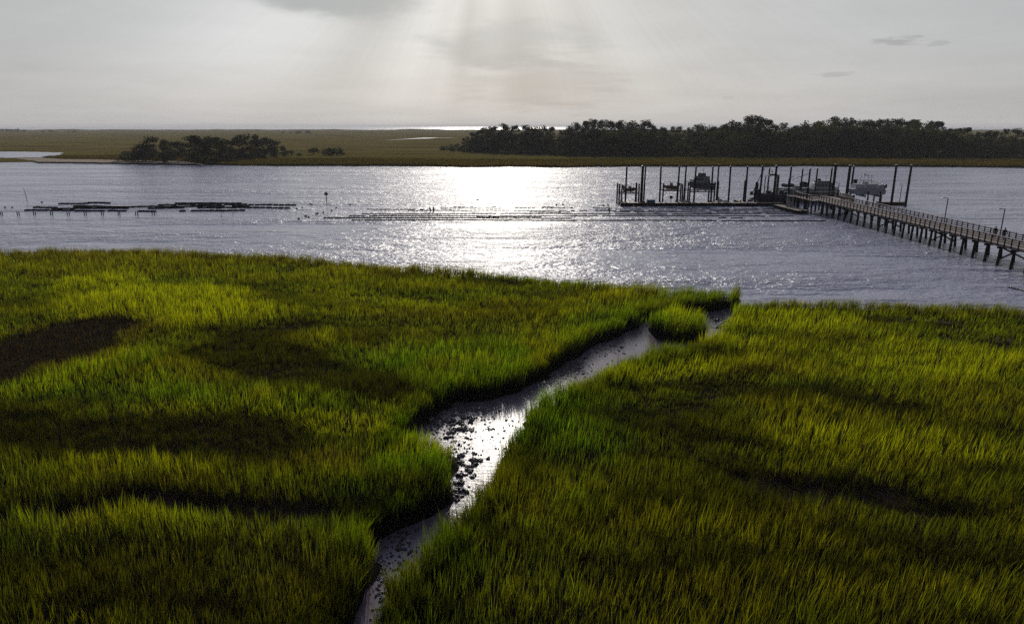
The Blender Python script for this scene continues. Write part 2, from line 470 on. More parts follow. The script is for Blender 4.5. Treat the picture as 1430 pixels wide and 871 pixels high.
def tag(o, label=None, cat=None, group=None, kind=None):
    if label: o['label'] = label
    if cat: o['category'] = cat
    if group: o['group'] = group
    if kind: o['kind'] = kind
    return o
def thing(name, label, cat, loc, group=None, rz=0.0):
    o = bpy.data.objects.new(name, None); COL.objects.link(o)
    o.location = loc; o.rotation_euler = (0, 0, rz); o.empty_display_size = 0.3
    return tag(o, label, cat, group)
def link(name, me, parent=None, loc=(0, 0, 0), rot=None, scale=None):
    o = bpy.data.objects.new(name, me); COL.objects.link(o); o.location = loc
    if rot: o.rotation_euler = rot
    if scale: o.scale = scale
    if parent is not None: o.parent = parent
    return o
def copy_tree(o, parent=None):
    c = o.copy(); COL.objects.link(c)
    if parent is not None: c.parent = parent
    for ch in list(o.children): copy_tree(ch, c)
    return c

# value noise in numpy
_perm = np.random.default_rng(3).random((256, 256))
def vnoise(x, y):
    xi = np.floor(x).astype(int); yi = np.floor(y).astype(int); fx = x - xi; fy = y - yi
    fx = fx * fx * (3 - 2 * fx); fy = fy * fy * (3 - 2 * fy)
    g = lambda i, j: _perm[i & 255, j & 255]
    return (g(xi, yi) * (1 - fx) + g(xi + 1, yi) * fx) * (1 - fy) + (g(xi, yi + 1) * (1 - fx) + g(xi + 1, yi + 1) * fx) * fy
def fbm(x, y, o=4):
    s_ = 0; a = 0.5; t = 0
    for i in range(o):
        s_ = s_ + a * vnoise(x * 2 ** i + 17.3 * i, y * 2 ** i + 5.1 * i); t += a; a *= 0.5
    return s_ / t
def sstep(a, b, x):
    t = np.clip((x - a) / (b - a), 0, 1); return t * t * (3 - 2 * t)

def sheet(name, pts, z, m_, label=None):
    me = bpy.data.meshes.new(name)
    me.from_pydata([(p_[0], p_[1], z) for p_ in pts], [], [tuple(range(len(pts)))])
    me.materials.append(m_)
    o = link(name, me)
    o['kind'] = 'structure'
    return o

# ------------------------------------------------------------------ setting: seabed ground and water
G = 19000
sheet('seabed', [(-G, -2900), (G, -2900), (G, G), (-G, G)], -1.6, M['mud'])
sheet('river_water', [(-G, -2900), (G, -2900), (G, G), (-G, G)], 0.0, M['river'])

# ------------------------------------------------------------------ near marsh: outline measured from the photograph
TIP = 1.62     # height of the grass tips above the water
far_left = [(-900, 352), (-500, 349), (-200, 347), (0, 346.5), (90, 345), (170, 345), (250, 347.5), (340, 351), (430, 357), (500, 363), (600, 371), (700, 378), (780, 387), (850, 394), (900, 399), (960, 402), (1005, 405), (1026, 410)]
left_bank = [(1030, 420), (1012, 429), (985, 434), (945, 440), (904, 446), (860, 467), (809, 496), (760, 523), (722, 546), (682, 556), (640, 561), (606, 577), (570, 604), (556, 618)]
tuss_bank = [(588, 640), (622, 655), (628, 675), (614, 697), (588, 716), (560, 732), (530, 744), (518, 772), (508, 803), (494, 838), (472, 888), (444, 960), (405, 1080)]
right_bank = [(1034, 418), (1024, 430), (1015, 448), (996, 462), (978, 472), (915, 479), (868, 496), (820, 516), (772, 540), (737, 560), (716, 590), (706, 628), (690, 658), (654, 690), (624, 716), (594, 740), (568, 770), (550, 800), (541, 835), (522, 880), (498, 960), (465, 1080)]
far_right = [(1044, 419), (1100, 415), (1180, 417), (1250, 420), (1330, 424), (1430, 431), (1560, 440), (1800, 455), (2300, 480)]
PL = [P(a, b, TIP) for a, b in far_left] + [P(a, b, 0.0) for a, b in left_bank + tuss_bank]
PL += [Vector((-6, 6, 0)), Vector((-150, 6, 0)), Vector((-260, 60, 0))]
PR = [P(a, b, TIP) for a, b in far_right][::-1] + [P(a, b, 1.8) for a, b in right_bank]
PR += [Vector((-4, 6, 0)), Vector((150, 6, 0)), Vector((260, 60, 0))]
# tussock island near the creek mouth
_c = P(948, 462, 0.3)
PI_ = [Vector((_c.x + 2.5 * math.cos(a) * (1 + .12 * math.sin(3 * a)), _c.y + 2.6 * math.sin(a), 0)) for a in np.linspace(0, 2 * math.pi, 17)[:-1]]

def sdpoly(x, y, poly):
    """signed distance, positive inside"""
    px_ = np.array([q[0] for q in poly]); py_ = np.array([q[1] for q in poly])
    best = np.full(x.shape, 1e9); inside = np.zeros(x.shape, bool)
    n = len(poly)
    for i in range(n):
        ax, ay, bx, by = px_[i], py_[i], px_[(i + 1) % n], py_[(i + 1) % n]
        ex, ey = bx - ax, by - ay
        t = np.clip(((x - ax) * ex + (y - ay) * ey) / (ex * ex + ey * ey + 1e-9), 0, 1)
        dd = (x - ax - t * ex) ** 2 + (y - ay - t * ey) ** 2
        best = np.minimum(best, dd)
        cond = ((ay > y) != (by > y))
        with np.errstate(divide='ignore', invalid='ignore'):
            xc = (bx - ax) * (y - ay) / (by - ay + 1e-12) + ax
        inside ^= cond & (x < xc)
    s_ = np.sqrt(best)
    return np.where(inside, s_, -s_)
def land(x, y):
    w = (fbm(x * 0.5, y * 0.5, 3) - 0.5) * 1.6
    return np.maximum(np.maximum(sdpoly(x, y, PL), sdpoly(x, y, PR)), sdpoly(x, y, PI_)) + w

# swaths seen in the photograph, as ground patches: (px, py, rx, ry, rotation deg, amount)
LOW = [  # short thin dark grass
    (50, 484, 112, 26, -12, 1.25), (15, 500, 55, 20, -5, 1.2), (130, 455, 64, 14, -4, 1.2),
    (400, 512, 175, 34, 6, .95), (350, 470, 100, 14, -12, .95), (505, 462, 60, 14, 0, .5),
    (130, 602, 245, 36, 2, .95), (300, 640, 130, 16, 4, .7), (60, 565, 120, 12, -3, .5),
    (120, 707, 200, 13, -5, 1.2), (330, 702, 180, 15, 4, 1.2), (480, 704, 60, 12, 0, 1.1),
    (90, 800, 240, 28, 4, .5), (330, 850, 180, 24, 0, .5),
    (1110, 672, 170, 17, 6, 1.1), (1280, 702, 130, 15, 12, .95), (740, 640, 18, 30, 10, .5), (880, 700, 90, 12, 0, .6), (690, 740, 60, 10, 10, .6), (1180, 740, 120, 10, 4, .6), (930, 800, 120, 10, 0, .6), (600, 840, 60, 9, 0, .7), (1380, 660, 60, 9, 0, .6), (210, 760, 160, 8, 2, .7), (200, 840, 200, 12, 0, .8), (430, 800, 70, 16, 30, .7), (960, 640, 110, 13, 5, .6),
    (960, 592, 150, 32, 5, .8), (1000, 690, 150, 20, 0, .45), (1050, 546, 150, 12, 4, .75), (1230, 563, 100, 13, 10, .85),
    (1350, 600, 70, 9, 8, .45), (1090, 782, 160, 15, 6, .5), (1320, 770, 130, 16, 6, .45),
    (690, 393, 60, 5, 2, .7), (560, 384, 50, 4, 0, .55), (300, 362, 20, 3, 0, .8), (50, 362, 50, 3, 0, .6),
    (60, 420, 80, 9, -8, .6), (400, 412, 60, 7, 12, .55), (470, 422, 90, 8, 6, .5), (770, 412, 50, 6, 0, .4), (730, 432, 90, 8, 0, .4),
    (1240, 448, 50, 5, 4, .75), (1318, 452, 22, 5, 0, .9), (1395, 478, 15, 6, 0, .9), (1010, 500, 60, 9, 20, .5),
    (1110, 470, 60, 8, 10, .35), (640, 470, 60, 10, 0, .3), (560, 560, 40, 12, 10, .3), (860, 545, 60, 14, 0, .3),
]
HIGH = [  # tall lush swards
    (230, 425, 185, 32, 3, .75), (90, 525, 130, 16, -14, .7), (310, 545, 150, 22, 4, .7), (40, 560, 60, 14, 0, .35),
    (510, 545, 90, 30, 10, .4), (600, 500, 130, 26, -5, .5), (850, 425, 120, 14, -12, .5), (720, 470, 110, 18, -12, .5),
    (130, 660, 220, 18, -2, .45), (150, 730, 200, 18, 0, .7), (380, 745, 150, 26, 0, .4), (430, 660, 90, 22, 0, .35),
    (580, 640, 55, 36, 0, .75), (947, 450, 40, 24, 0, .6), (800, 580, 70, 44, -20, .6), (930, 520, 110, 12, -6, .7), (760, 700, 80, 50, 0, .35),
    (1100, 445, 90, 12, 2, .5), (1080, 480, 110, 10, 4, .45), (1300, 500, 150, 20, 4, .4), (1190, 610, 240, 18, 7, .5), (1180, 520, 120, 10, 4, .4), (1050, 640, 90, 9, 5, .3),
    (1300, 660, 170, 12, 9, .4), (1000, 740, 190, 22, 4, .3), (700, 830, 120, 30, 0, .4), (1300, 830, 150, 25, 5, .3),
]
BROWN = [  # rusty and straw coloured sward
    (250, 352, 420, 12, 1, .8), (560, 372, 240, 8, 2, .7), (200, 600, 130, 26, 0, .8), (390, 635, 120, 16, 0, .7), (560, 470, 90, 20, 0, .6),
    (1040, 516, 60, 10, 0, .8), (400, 520, 160, 25, 0, .4), (60, 482, 135, 34, -12, 1.0), (140, 455, 80, 20, -4, 1.0), (1250, 430, 260, 7, 2, .6), (950, 430, 45, 10, 0, .6), (640, 450, 160, 16, 0, .4),
    (480, 560, 80, 20, 0, .2), (1180, 800, 300, 40, 0, .25), (300, 800, 250, 60, 0, .25),
]
LIME = [(230, 424, 185, 30, 3, 1.0), (360, 582, 150, 14, 4, .8), (80, 530, 110, 12, -12, .6), (1300, 500, 170, 22, 4, .7), (1100, 447, 100, 12, 2, .7), (1190, 612, 240, 14, 7, .7), (940, 518, 110, 9, -6, .7), (980, 470, 90, 8, 4, .5), (560, 420, 110, 8, 6, .5), (480, 415, 60, 9, 8, .5), (947, 440, 34, 12, 0, .8), (580, 622, 50, 14, 0, .6), (150, 722, 160, 8, 0, .5), (300, 650, 200, 8, 3, .5)]
DEAD = [(50, 484, 112, 25, -12, 1.1), (128, 455, 66, 14, -4, 1.1), (5, 503, 50, 20, -8, 1.1)]
GREENER = [(580, 640, 80, 50, 0, .8), (600, 500, 160, 40, 0, .7), (80, 530, 140, 20, -12, .8), (800, 590, 100, 60, 0, .7), (560, 770, 140, 120, 0, .5), (900, 440, 160, 24, -10, .5), (300, 560, 200, 30, 0, .4), (150, 740, 240, 40, 0, .4), (680, 760, 160, 120, 0, .4)]
def field(px, py, lst, jx, jy):
    s_ = np.zeros(px.shape)
    for cx, cy, rx, ry, rot, am in lst:
        ca, sa = math.cos(R(rot)), math.sin(R(rot))
        ux = ((px - cx) * ca + (py - cy) * sa) / rx + jx
        uy = (-(px - cx) * sa + (py - cy) * ca) / ry + jy
        s_ = np.maximum(s_, am * sstep(1.25, 0.75, np.sqrt(ux * ux + uy * uy)))
    return s_
def marsh_fields(x, y):
    px, py = project(x, y, 1.2)
    jx = (fbm(x * .12, y * .16, 3) - .5) * 1.1; jy = (fbm(x * .15 + 40, y * .2 + 9, 3) - .5) * 1.5
    lo = field(px, py, LOW, jx, jy); hi = field(px, py, HIGH, jx, jy)
    br = field(px, py, BROWN, jx, jy); de = field(px, py, DEAD, jx * 1.0, jy * 1.0); gr = field(px, py, GREENER, jx, jy)
    n1 = fbm(x * 0.10 + 3, y * 0.26 + 8, 4); n2 = fbm(x * 0.35 + 30, y * 0.8 + 3, 3)
    h = 1.0 + 0.45 * hi - 0.46 * lo + 1.1 * (n1 - 0.5) + 0.7 * (n2 - 0.5)
    return h, lo, hi, br, de, gr, n1, n2, field(px, py, LIME, jx, jy)

# terrain of the near marsh, with the creek bed sunk into it
gx = np.arange(-130, 130.1, 0.7); gy = np.arange(6, 118, 0.7)
X, Y = np.meshgrid(gx, gy)
sd = land(X, Y)
Z = -0.6 + sstep(-0.9, 0.3, sd) * 1.25 + sstep(0.5, 6, sd) * 0.12 + (fbm(X * .6, Y * .6, 3) - .5) * 0.16
# low mud shoulder on the left side of the creek where the oysters lie
for (a, b, r_) in ((600, 585, 1.3), (585, 605, 1.2), (640, 572, 1.0), (790, 512, 1.2), (760, 528, 1.1), (1003, 448, 1.0)):
    q = P(a, b, 0)
    dd = np.sqrt((X - q.x) ** 2 + (Y - q.y) ** 2)
    Z = np.maximum(Z, np.where(sd < 0.5, 0.03 - 0.12 * (dd / r_) ** 2 + (vnoise(X * 2.3, Y * 2.3) - .5) * .1, -9))
me = bpy.data.meshes.new('marsh_ground')
ny, nx = X.shape
idx = np.arange(ny * nx).reshape(ny, nx)
quads = np.stack([idx[:-1, :-1], idx[:-1, 1:], idx[1:, 1:], idx[1:, :-1]], -1).reshape(-1, 4)
me.from_pydata(np.stack([X, Y, Z], -1).reshape(-1, 3).tolist(), [], quads.tolist())
me.materials.append(M['mud']); me.shade_smooth()
tag(link('marsh_ground', me), kind='structure')
# the same marsh going on behind and beside the camera
for nm, pts in (('marsh_ground', [(-3000, -3000), (3000, -3000), (3000, 6.2), (-3000, 6.2)]),
                ('marsh_ground', [(-3000, 6.2), (-129.8, 6.2), (-129.8, 92), (-3000, 120)]),
                ('marsh_ground', [(129.8, 6.2), (3000, 6.2), (3000, 40), (129.8, 62)])):
    sheet(nm, pts, 0.60, M['mud'])
# calmer creek water, a sheet over the creek from its mouth to the foot of the frame
cw = [P(a, b, 0) for a, b in left_bank + tuss_bank]
cwR = [P(a, b, 1.8) for a, b in right_bank]
def grow(pts, dx, dy): return [(q.x + dx, q.y + dy) for q in pts]
sheet('creek_water', grow(cw, -2.4, 0.3) + grow(cwR[::-1], 2.6, -0.6), 0.006, M['creekwater'])

# ------------------------------------------------------------------ grass by geometry nodes
def blade_patch(nb, rad, w, seed, lean=0.22, hmin=0.30):
    r_ = np.random.default_rng(seed); V = []; Fc = []; A = []
    for i in range(nb):
        a = r_.uniform(0, 2 * math.pi); q = rad * math.sqrt(r_.random())
        bx, by = q * math.cos(a), q * math.sin(a)
        h = r_.uniform(hmin, 1.12) if r_.random() < .93 else r_.uniform(1.1, 1.3) * (1 - 0.2 * (q / rad) ** 2)
        fa = r_.uniform(0, math.pi); ca, sa = math.cos(fa), math.sin(fa)
        la = r_.uniform(0, 2 * math.pi); ll = abs(r_.normal(0, lean)) * h
        lx, ly = ll * math.cos(la), ll * math.sin(la)
        rv = r_.random(); o = len(V); ww = w * r_.uniform(.7, 1.3)
        for t, wt in ((0, .8), (.4, 1.0), (.75, .65)):
            cx, cy, cz = bx + lx * t * t, by + ly * t * t, h * t * (1 - .08 * t)
            V += [(cx - ca * ww * wt / 2, cy - sa * ww * wt / 2, cz), (cx + ca * ww * wt / 2, cy + sa * ww * wt / 2, cz)]
            A += [(t, rv, 0)] * 2
        V.append((bx + lx, by + ly, h * .92)); A.append((1, rv, 0))
        Fc += [(o, o + 1, o + 3, o + 2), (o + 2, o + 3, o + 5, o + 4), (o + 4, o + 5, o + 6)]
    return V, Fc, A

def scatter_object(name, patches, pos, rot, scl, tint, pick, m_):
    V = []; Fc = []; A = []; PR_ = []
    for k_, (v, f, a) in enumerate(patches):
        o = len(V); V += v; Fc += [tuple(i + o for i in q) for q in f]; A += a; PR_ += [k_] * len(v)
    nb = len(V); n = len(pos)
    me = bpy.data.meshes.new(name)
    # patch shapes are parked under the ground sheet of their own object only as node input; they never show
    me.from_pydata(V + pos.tolist(), [], Fc)
    me.materials.append(m_)
    def attr(nm, typ, first, rest, key, w):
        at = me.attributes.new(nm, typ, 'POINT')
        arr = np.zeros((nb + n, w), dtype=np.float32 if typ != 'INT' else np.int32)
        arr[:nb] = np.array(first).reshape(nb, w) if first is not None else 0
        if rest is not None: arr[nb:] = np.array(rest).reshape(n, w)
        at.data.foreach_set(key, arr.ravel())
    attr('proto', 'INT', PR_, np.full(n, -1), 'value', 1)
    attr('blade', 'FLOAT_VECTOR', A, None, 'vector', 3)
    attr('rotn', 'FLOAT_VECTOR', None, rot, 'vector', 3)
    attr('scln', 'FLOAT_VECTOR', None, scl, 'vector', 3)
    attr('tint', 'FLOAT_COLOR', None, np.concatenate([tint, np.ones((n, 1))], 1), 'color', 4)
    attr('pick', 'INT', None, pick, 'value', 1)
    ob = link(name, me)
    ng = bpy.data.node_groups.new(name + '_nodes', 'GeometryNodeTree')
    ng.interface.new_socket('Geometry', in_out='INPUT', socket_type='NodeSocketGeometry')
    ng.interface.new_socket('Geometry', in_out='OUTPUT', socket_type='NodeSocketGeometry')
    nn = ng.nodes; L = ng.links
    gi = nn.new('NodeGroupInput'); go = nn.new('NodeGroupOutput')
    def named(nm, typ):
        q = nn.new('GeometryNodeInputNamedAttribute'); q.data_type = typ; q.inputs[0].default_value = nm
        return q.outputs[0]
    pr = named('proto', 'INT')
    def eq(val):
        c_ = nn.new('FunctionNodeCompare'); c_.data_type = 'INT'; c_.operation = 'EQUAL'
        ins = [i for i in c_.inputs if i.type == 'INT']; L.new(pr, ins[0]); ins[1].default_value = val
        return c_.outputs[0]
    def sepg(val):
        s_ = nn.new('GeometryNodeSeparateGeometry'); s_.domain = 'POINT'
        L.new(gi.outputs[0], s_.inputs[0]); L.new(eq(val), s_.inputs[1]); return s_.outputs[0]
    jn = nn.new('GeometryNodeJoinGeometry')
    for k_ in range(len(patches)):
        g2i = nn.new('GeometryNodeGeometryToInstance'); L.new(sepg(k_), g2i.inputs[0]); L.new(g2i.outputs[0], jn.inputs[0])
    iop = nn.new('GeometryNodeInstanceOnPoints')
    m2p = nn.new('GeometryNodeMeshToPoints'); L.new(sepg(-1), m2p.inputs[0])
    L.new(m2p.outputs[0], iop.inputs['Points']); L.new(jn.outputs[0], iop.inputs['Instance'])
    iop.inputs['Pick Instance'].default_value = True
    L.new(named('pick', 'INT'), iop.inputs['Instance Index'])
    e2r = nn.new('FunctionNodeEulerToRotation'); L.new(named('rotn', 'FLOAT_VECTOR'), e2r.inputs[0])
    L.new(e2r.outputs[0], iop.inputs['Rotation'])
    L.new(named('scln', 'FLOAT_VECTOR'), iop.inputs['Scale'])
    L.new(iop.outputs[0], go.inputs[0])
    md = ob.modifiers.new('scatter', 'NODES'); md.node_group = ng
    return ob

def tints(n, lo, gr, br, de, n1, n2, rnd):
    c_mid = np.array([0.105, 0.130, 0.006]); c_yel = np.array([0.150, 0.148, 0.006]); c_grn = np.array([0.060, 0.130, 0.006])
    c_bro = np.array([0.115, 0.085, 0.020]); c_dead = np.array([0.020, 0.011, 0.019])
    t = np.clip((n1 - .35) / .3, 0, 1)[:, None]
    c = c_mid * (1 - t) + c_yel * t
    g = np.clip(gr + (n2 - .55) * 1.2, 0, 1)[:, None] * .9; c = c * (1 - g) + c_grn * g
    b = np.clip(br * (.45 + rnd * .6), 0, 1)[:, None] * .8; c = c * (1 - b) + c_bro * b
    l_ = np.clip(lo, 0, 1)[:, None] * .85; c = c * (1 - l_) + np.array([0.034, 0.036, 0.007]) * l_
    d_ = np.clip(de, 0, 1)[:, None]; c = c * (1 - d_) + c_dead * d_
    return c * (0.62 + 0.85 * rng.random((n, 1)) ** 1.5)

def marsh_grass():
    out_ = []
    # rings of growing spacing with distance
    for (y0, y1, sp, xy) in ((14, 34, 0.34, .8), (34, 56, 0.42, .95), (56, 80, 0.52, 1.2), (80, 116, 0.66, 1.55)):
        hw = y1 * 0.80 + 6
        a = np.arange(-hw, hw, sp); b = np.arange(y0, y1, sp)
        A_, B_ = np.meshgrid(a, b); x = (A_ + rng.uniform(-.5, .5, A_.shape) * sp).ravel(); y = (B_ + rng.uniform(-.5, .5, A_.shape) * sp).ravel()
        k_ = np.abs(x) < y * .80 + 6; x, y = x[k_], y[k_]
        s_ = land(x, y); k_ = s_ > -0.05; x, y, s_ = x[k_], y[k_], s_[k_]
        kb = s_ < 1.3; nb_ = int(kb.sum())        # thicker growth along the bank edges
        xe = np.concatenate([x[kb] + rng.uniform(-.5, .5, nb_) * sp for _ in range(3)]); ye = np.concatenate([y[kb] + rng.uniform(-.5, .5, nb_) * sp for _ in range(3)])
        se = land(xe, ye); kk = se > -0.1; x = np.concatenate([x, xe[kk]]); y = np.concatenate([y, ye[kk]]); s_ = np.concatenate([s_, se[kk]])
        h, lo, hi, br, de, gr, n1, n2, li = marsh_fields(x, y)
        keep = rng.random(len(x)) > np.clip(lo * .34 - .1 + .5 * (lo > 1.02), 0, .9) * (1 - .7 * np.clip(de, 0, 1))
        x, y, s_, h, lo, hi, br, de, gr, n1, n2, li = [q[keep] for q in (x, y, s_, h, lo, hi, br, de, gr, n1, n2, li)]
        h = np.clip(h * (0.62 + 0.62 * rng.random(len(x)) ** .8) * 1.0, 0.2, 1.9)
        h = np.where(s_ < 2.5, np.maximum(h, .8) * (1.0 + np.where(x > xat(60, 715) + (y - 30) * .12, .30, .05) * (1 - s_ / 2.5)) + .08, h)
        ii = sdpoly(x, y, PI_); h = np.where(ii > -1.2, (1.3 + 1.0 * sstep(-.6, 1.8, ii)) * (.8 + .4 * rng.random(len(x))), h); h = np.where(de > .4, .34 + .3 * rng.random(len(x)), h)
        z = np.full(len(x), 0.0)
        z = -0.6 + sstep(-0.9, 0.3, s_) * 1.25 + sstep(0.5, 6, s_) * 0.12 - 0.05
        # lean: a breeze from the left, and over the water along the banks
        lx = rng.normal(0.05, 0.10, len(x)) + 0.06 * (x > 0); ly = rng.normal(-0.03, 0.10, len(x))
        e = 0.4
        gxn = land(x + e, y) - land(x - e, y); gyn = land(x, y + e) - land(x, y - e)
        ed = np.clip(1 - s_ / 1.6, 0, 1) * .18
        lx -= gxn * ed; ly -= gyn * ed
        rot = np.stack([-ly, lx, rng.uniform(-.35, .35, len(x))], 1)
        li = (li * (1 - np.clip(lo + de, 0, 1)))[:, None]
        sxy = xy * rng.uniform(.8, 1.25, len(x))
        scl = np.stack([sxy, sxy, h], 1)
        tn = tints(len(x), lo, gr, br, de, n1, n2, rng.random(len(x))) * (0.36 + .30 * np.clip(hi, 0, 1) + .26 * sstep(28, 52, y))[:, None] * 1.14 * (1 - .60 * np.clip(lo, 0, 1) * (de < .3))[:, None]  # nearer grass tinted darker: foreground shade put into the colour
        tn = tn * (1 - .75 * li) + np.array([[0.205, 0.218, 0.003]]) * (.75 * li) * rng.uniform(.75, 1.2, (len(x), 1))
        dq = P(574, 668, .6); rr_ = np.sqrt((x - dq.x) ** 2 + ((y - dq.y) * 1.0) ** 2); dome = rr_ < 2.3
        scl[:, 2] = np.where(dome, (1.95 - .75 * (rr_ / 2.3) ** 2) * rng.uniform(.75, 1.15, len(x)), scl[:, 2])
        sp_ = (lo + rng.uniform(-.18, .18, len(x)) > .36) & (de < .4)
        pk_ = np.where(sp_, rng.integers(10, 15, len(x)), rng.integers(0, 10, len(x)))
        out_.append((np.stack([x, y, z], 1), rot, scl, tn, pk_))
    return [np.concatenate([o_[i] for o_ in out_]) for i in range(5)]
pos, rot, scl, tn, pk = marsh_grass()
patches = [blade_patch(33, 0.36, 0.021, 100 + i, .14) for i in range(6)] + [blade_patch(17, 0.18, 0.023, 200 + i, 0.20) for i in range(4)] + [blade_patch(8, 0.42, 0.022, 250 + i, .06, .5) for i in range(5)]
print('grass patches', len(pos))
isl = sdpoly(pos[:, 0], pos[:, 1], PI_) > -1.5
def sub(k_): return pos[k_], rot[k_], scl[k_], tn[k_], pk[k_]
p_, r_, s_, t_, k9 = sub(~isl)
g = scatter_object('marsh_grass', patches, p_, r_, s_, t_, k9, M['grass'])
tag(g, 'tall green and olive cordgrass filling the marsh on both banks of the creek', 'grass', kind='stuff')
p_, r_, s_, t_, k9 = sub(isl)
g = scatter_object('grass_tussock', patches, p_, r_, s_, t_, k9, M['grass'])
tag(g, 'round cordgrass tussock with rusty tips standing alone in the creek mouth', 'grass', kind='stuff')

# ------------------------------------------------------------------ far shore
shore = [(-2600, 222), (-600, 224), (-200, 226), (0, 227), (90, 226), (170, 227), (250, 229), (330, 231), (430, 231.5), (560, 232.5), (700, 233.5), (860, 233), (1000, 232.5), (1200, 232.5), (1330, 233.5), (1430, 234.5), (1700, 236), (2600, 238)]
SH = [P(a, b, 0) for a, b in shore]
far_edge = [(-6000, 3000), (6000, 3000)]
xs = np.concatenate([np.linspace(-6000, -700, 30), np.linspace(-650, 650, 330), np.linspace(700, 6000, 30)])
sx = np.array([q.x for q in SH]); sy = np.array([q.y for q in SH])
def shore_y(x): return np.interp(x, sx, sy) + (fbm(np.asarray(x) * .05, np.asarray(x) * 0 + 2.2, 4) - .5) * 14
rows = [(-2.5, -.8), (0, .05), (2.5, .45), (8, .6), (20, .6), (50, .6), (120, .7), (250, .7), (500, .7), (1000, .8), (1800, .9), (2500, 1.2)]
sv = shore_y(xs); V = []; Fc = []
for dy, zz in rows:
    for x, s_ in zip(xs, sv):
        V.append((x, s_ + dy if dy < 2500 else 3010 + 60 * math.sin(x * .003), zz))
n = len(xs)
for i in range(len(rows) - 1):
    for j in range(n - 1):
        Fc.append((i * n + j, i * n + j + 1, (i + 1) * n + j + 1, (i + 1) * n + j))
me = bpy.data.meshes.new('far_marsh'); me.from_pydata(V, [], Fc); me.materials.append(M['farmarsh']); me.shade_smooth()
tag(link('far_marsh', me), kind='structure')
# sandy beach strip and lagoon on the left, tidal creek beyond
def wavy(pts, z, name, m_, amp=1.0):
    o = []
    for i in range(len(pts)):
        a = P(*pts[i], z); b = P(*pts[(i + 1) % len(pts)], z)
        for t in np.linspace(0, 1, 9)[:-1]:
            q = a.lerp(b, t); o.append((q.x + random.uniform(-1, 1) * amp, q.y + random.uniform(-1, 1) * amp * 2))
    return sheet(name, o, z, m_)
wavy([(-60, 219), (0, 220.5), (60, 220), (84, 216), (88, 213.5), (40, 212), (0, 212), (-60, 212)], 0.72, 'lagoon_water', M['river'])
wavy([(55, 226.0), (100, 226.3), (160, 227.3), (250, 228.8), (285, 230), (262, 225.5), (170, 223.6), (140, 222.8), (60, 220.6), (20, 221)], 0.66, 'sandbar', M['sand'], .5)
wavy([(525, 196.6), (560, 194.8), (600, 193.5), (612, 192.6), (640, 192.4), (690, 190), (690, 189), (640, 190.4), (608, 191.2), (570, 193.8)], 0.76, 'tidal_creek_water', M['creekwater'], .8)

# fringe of tall grass along the far shore
fx = []; fy = []
for band in np.arange(0.8, 60, 1.3):
    a = np.arange(-560, 560, 1.9); a = a + rng.uniform(-.9, .9, a.shape)
    fx.append(a); fy.append(shore_y(a) + band + rng.uniform(-.6, .6, a.shape))
fx = np.concatenate(fx); fy = np.concatenate(fy)
def in_px(x, y, poly_px):
    px, py = project(x, y, .7); return sdpoly(px, py, [Vector((a, b, 0)) for a, b in poly_px]) > 0
bad = in_px(fx, fy, [(-300, 231), (285, 231), (262, 225), (170, 223), (90, 222), (60, 220), (84, 216), (88, 213), (0, 211), (-300, 211)])
k_ = ~bad & (np.abs(fx) < fy * .85); fx, fy = fx[k_], fy[k_]
nf = len(fx); dsh = fy - shore_y(fx)
hh = (0.7 + 0.9 * fbm(fx * .06, fy * .15, 3)) * rng.uniform(.75, 1.2, nf)
gcol = np.where((fbm(fx * .02 + 9, fy * .07, 3) > .5)[:, None], np.array([[0.062, 0.052, 0.018]]), np.array([[0.042, 0.044, 0.013]]))
gcol = gcol * rng.uniform(.45, .75, (nf, 1)) * np.array([[.95, .75, 1.4]])
rt = np.stack([rng.normal(0, .1, nf), rng.normal(.05, .1, nf), rng.uniform(0, 6, nf)], 1)
sc3 = np.stack([np.full(nf, 4.0), np.full(nf, 4.0), hh], 1)
patchF = [blade_patch(40, 0.34, 0.05, 300 + i) for i in range(5)]
g = scatter_object('shore_grass', patchF, np.stack([fx, fy, np.full(nf, .35)], 1), rt, sc3, gcol, rng.integers(0, 5, nf), M['grass'])
tag(g, 'low green marsh grass along the far shore of the river', 'grass', kind='stuff')
print('far tufts', nf)
# objects

# ------------------------------------------------------------------ trees
def pine_crown(seed, flat=False):
    """needle clumps on the upper part of a unit-height pine; many small faces"""
    r_ = np.random.default_rng(seed); V = []; Fc = []
    n = r_.integers(24, 32)
    for i in range(n):
        z = r_.uniform(0.30, 0.93) if i > 4 else r_.uniform(0.80, .95)
        spread = 0.20 * (1.0 - ((z - 0.66) / 0.42) ** 2 * 0.75)
        a = r_.uniform(0, 2 * math.pi); q = spread * r_.uniform(.15, 1.0)
        c = np.array([q * math.cos(a), q * math.sin(a), z]); rr = r_.uniform(.07, .12)
        leafs(V, Fc, c, (rr, rr, rr * .85), 80, 0.034, r_)
    return V, Fc
def round_crown(seed, low=0.05):
    r_ = np.random.default_rng(seed); V = []; Fc = []
    for i in range(34):
        z = r_.uniform(low, 0.90)
        t = (z - low) / (1 - low)
        spread = 0.46 * math.sqrt(max(0.0, 1 - (2 * t - .75) ** 2 * .62))
        a = r_.uniform(0, 2 * math.pi); q = spread * math.sqrt(r_.random())
        rr = r_.uniform(.11, .18)
        leafs(V, Fc, np.array([q * math.cos(a), q * math.sin(a), z]), (rr, rr, rr * .75), 85, 0.050, r_)
    return V, Fc
def shrub_crown(seed):
    r_ = np.random.default_rng(seed); V = []; Fc = []
    for i in range(24):
        a = r_.uniform(0, 2 * math.pi); q = .55 * math.sqrt(r_.random()); z = r_.uniform(.12, .8) * (1 - .5 * q)
        rr = r_.uniform(.14, .24)
        leafs(V, Fc, np.array([q * math.cos(a), q * math.sin(a), z]), (rr, rr, rr * .8), 80, 0.07, r_)
    return V, Fc
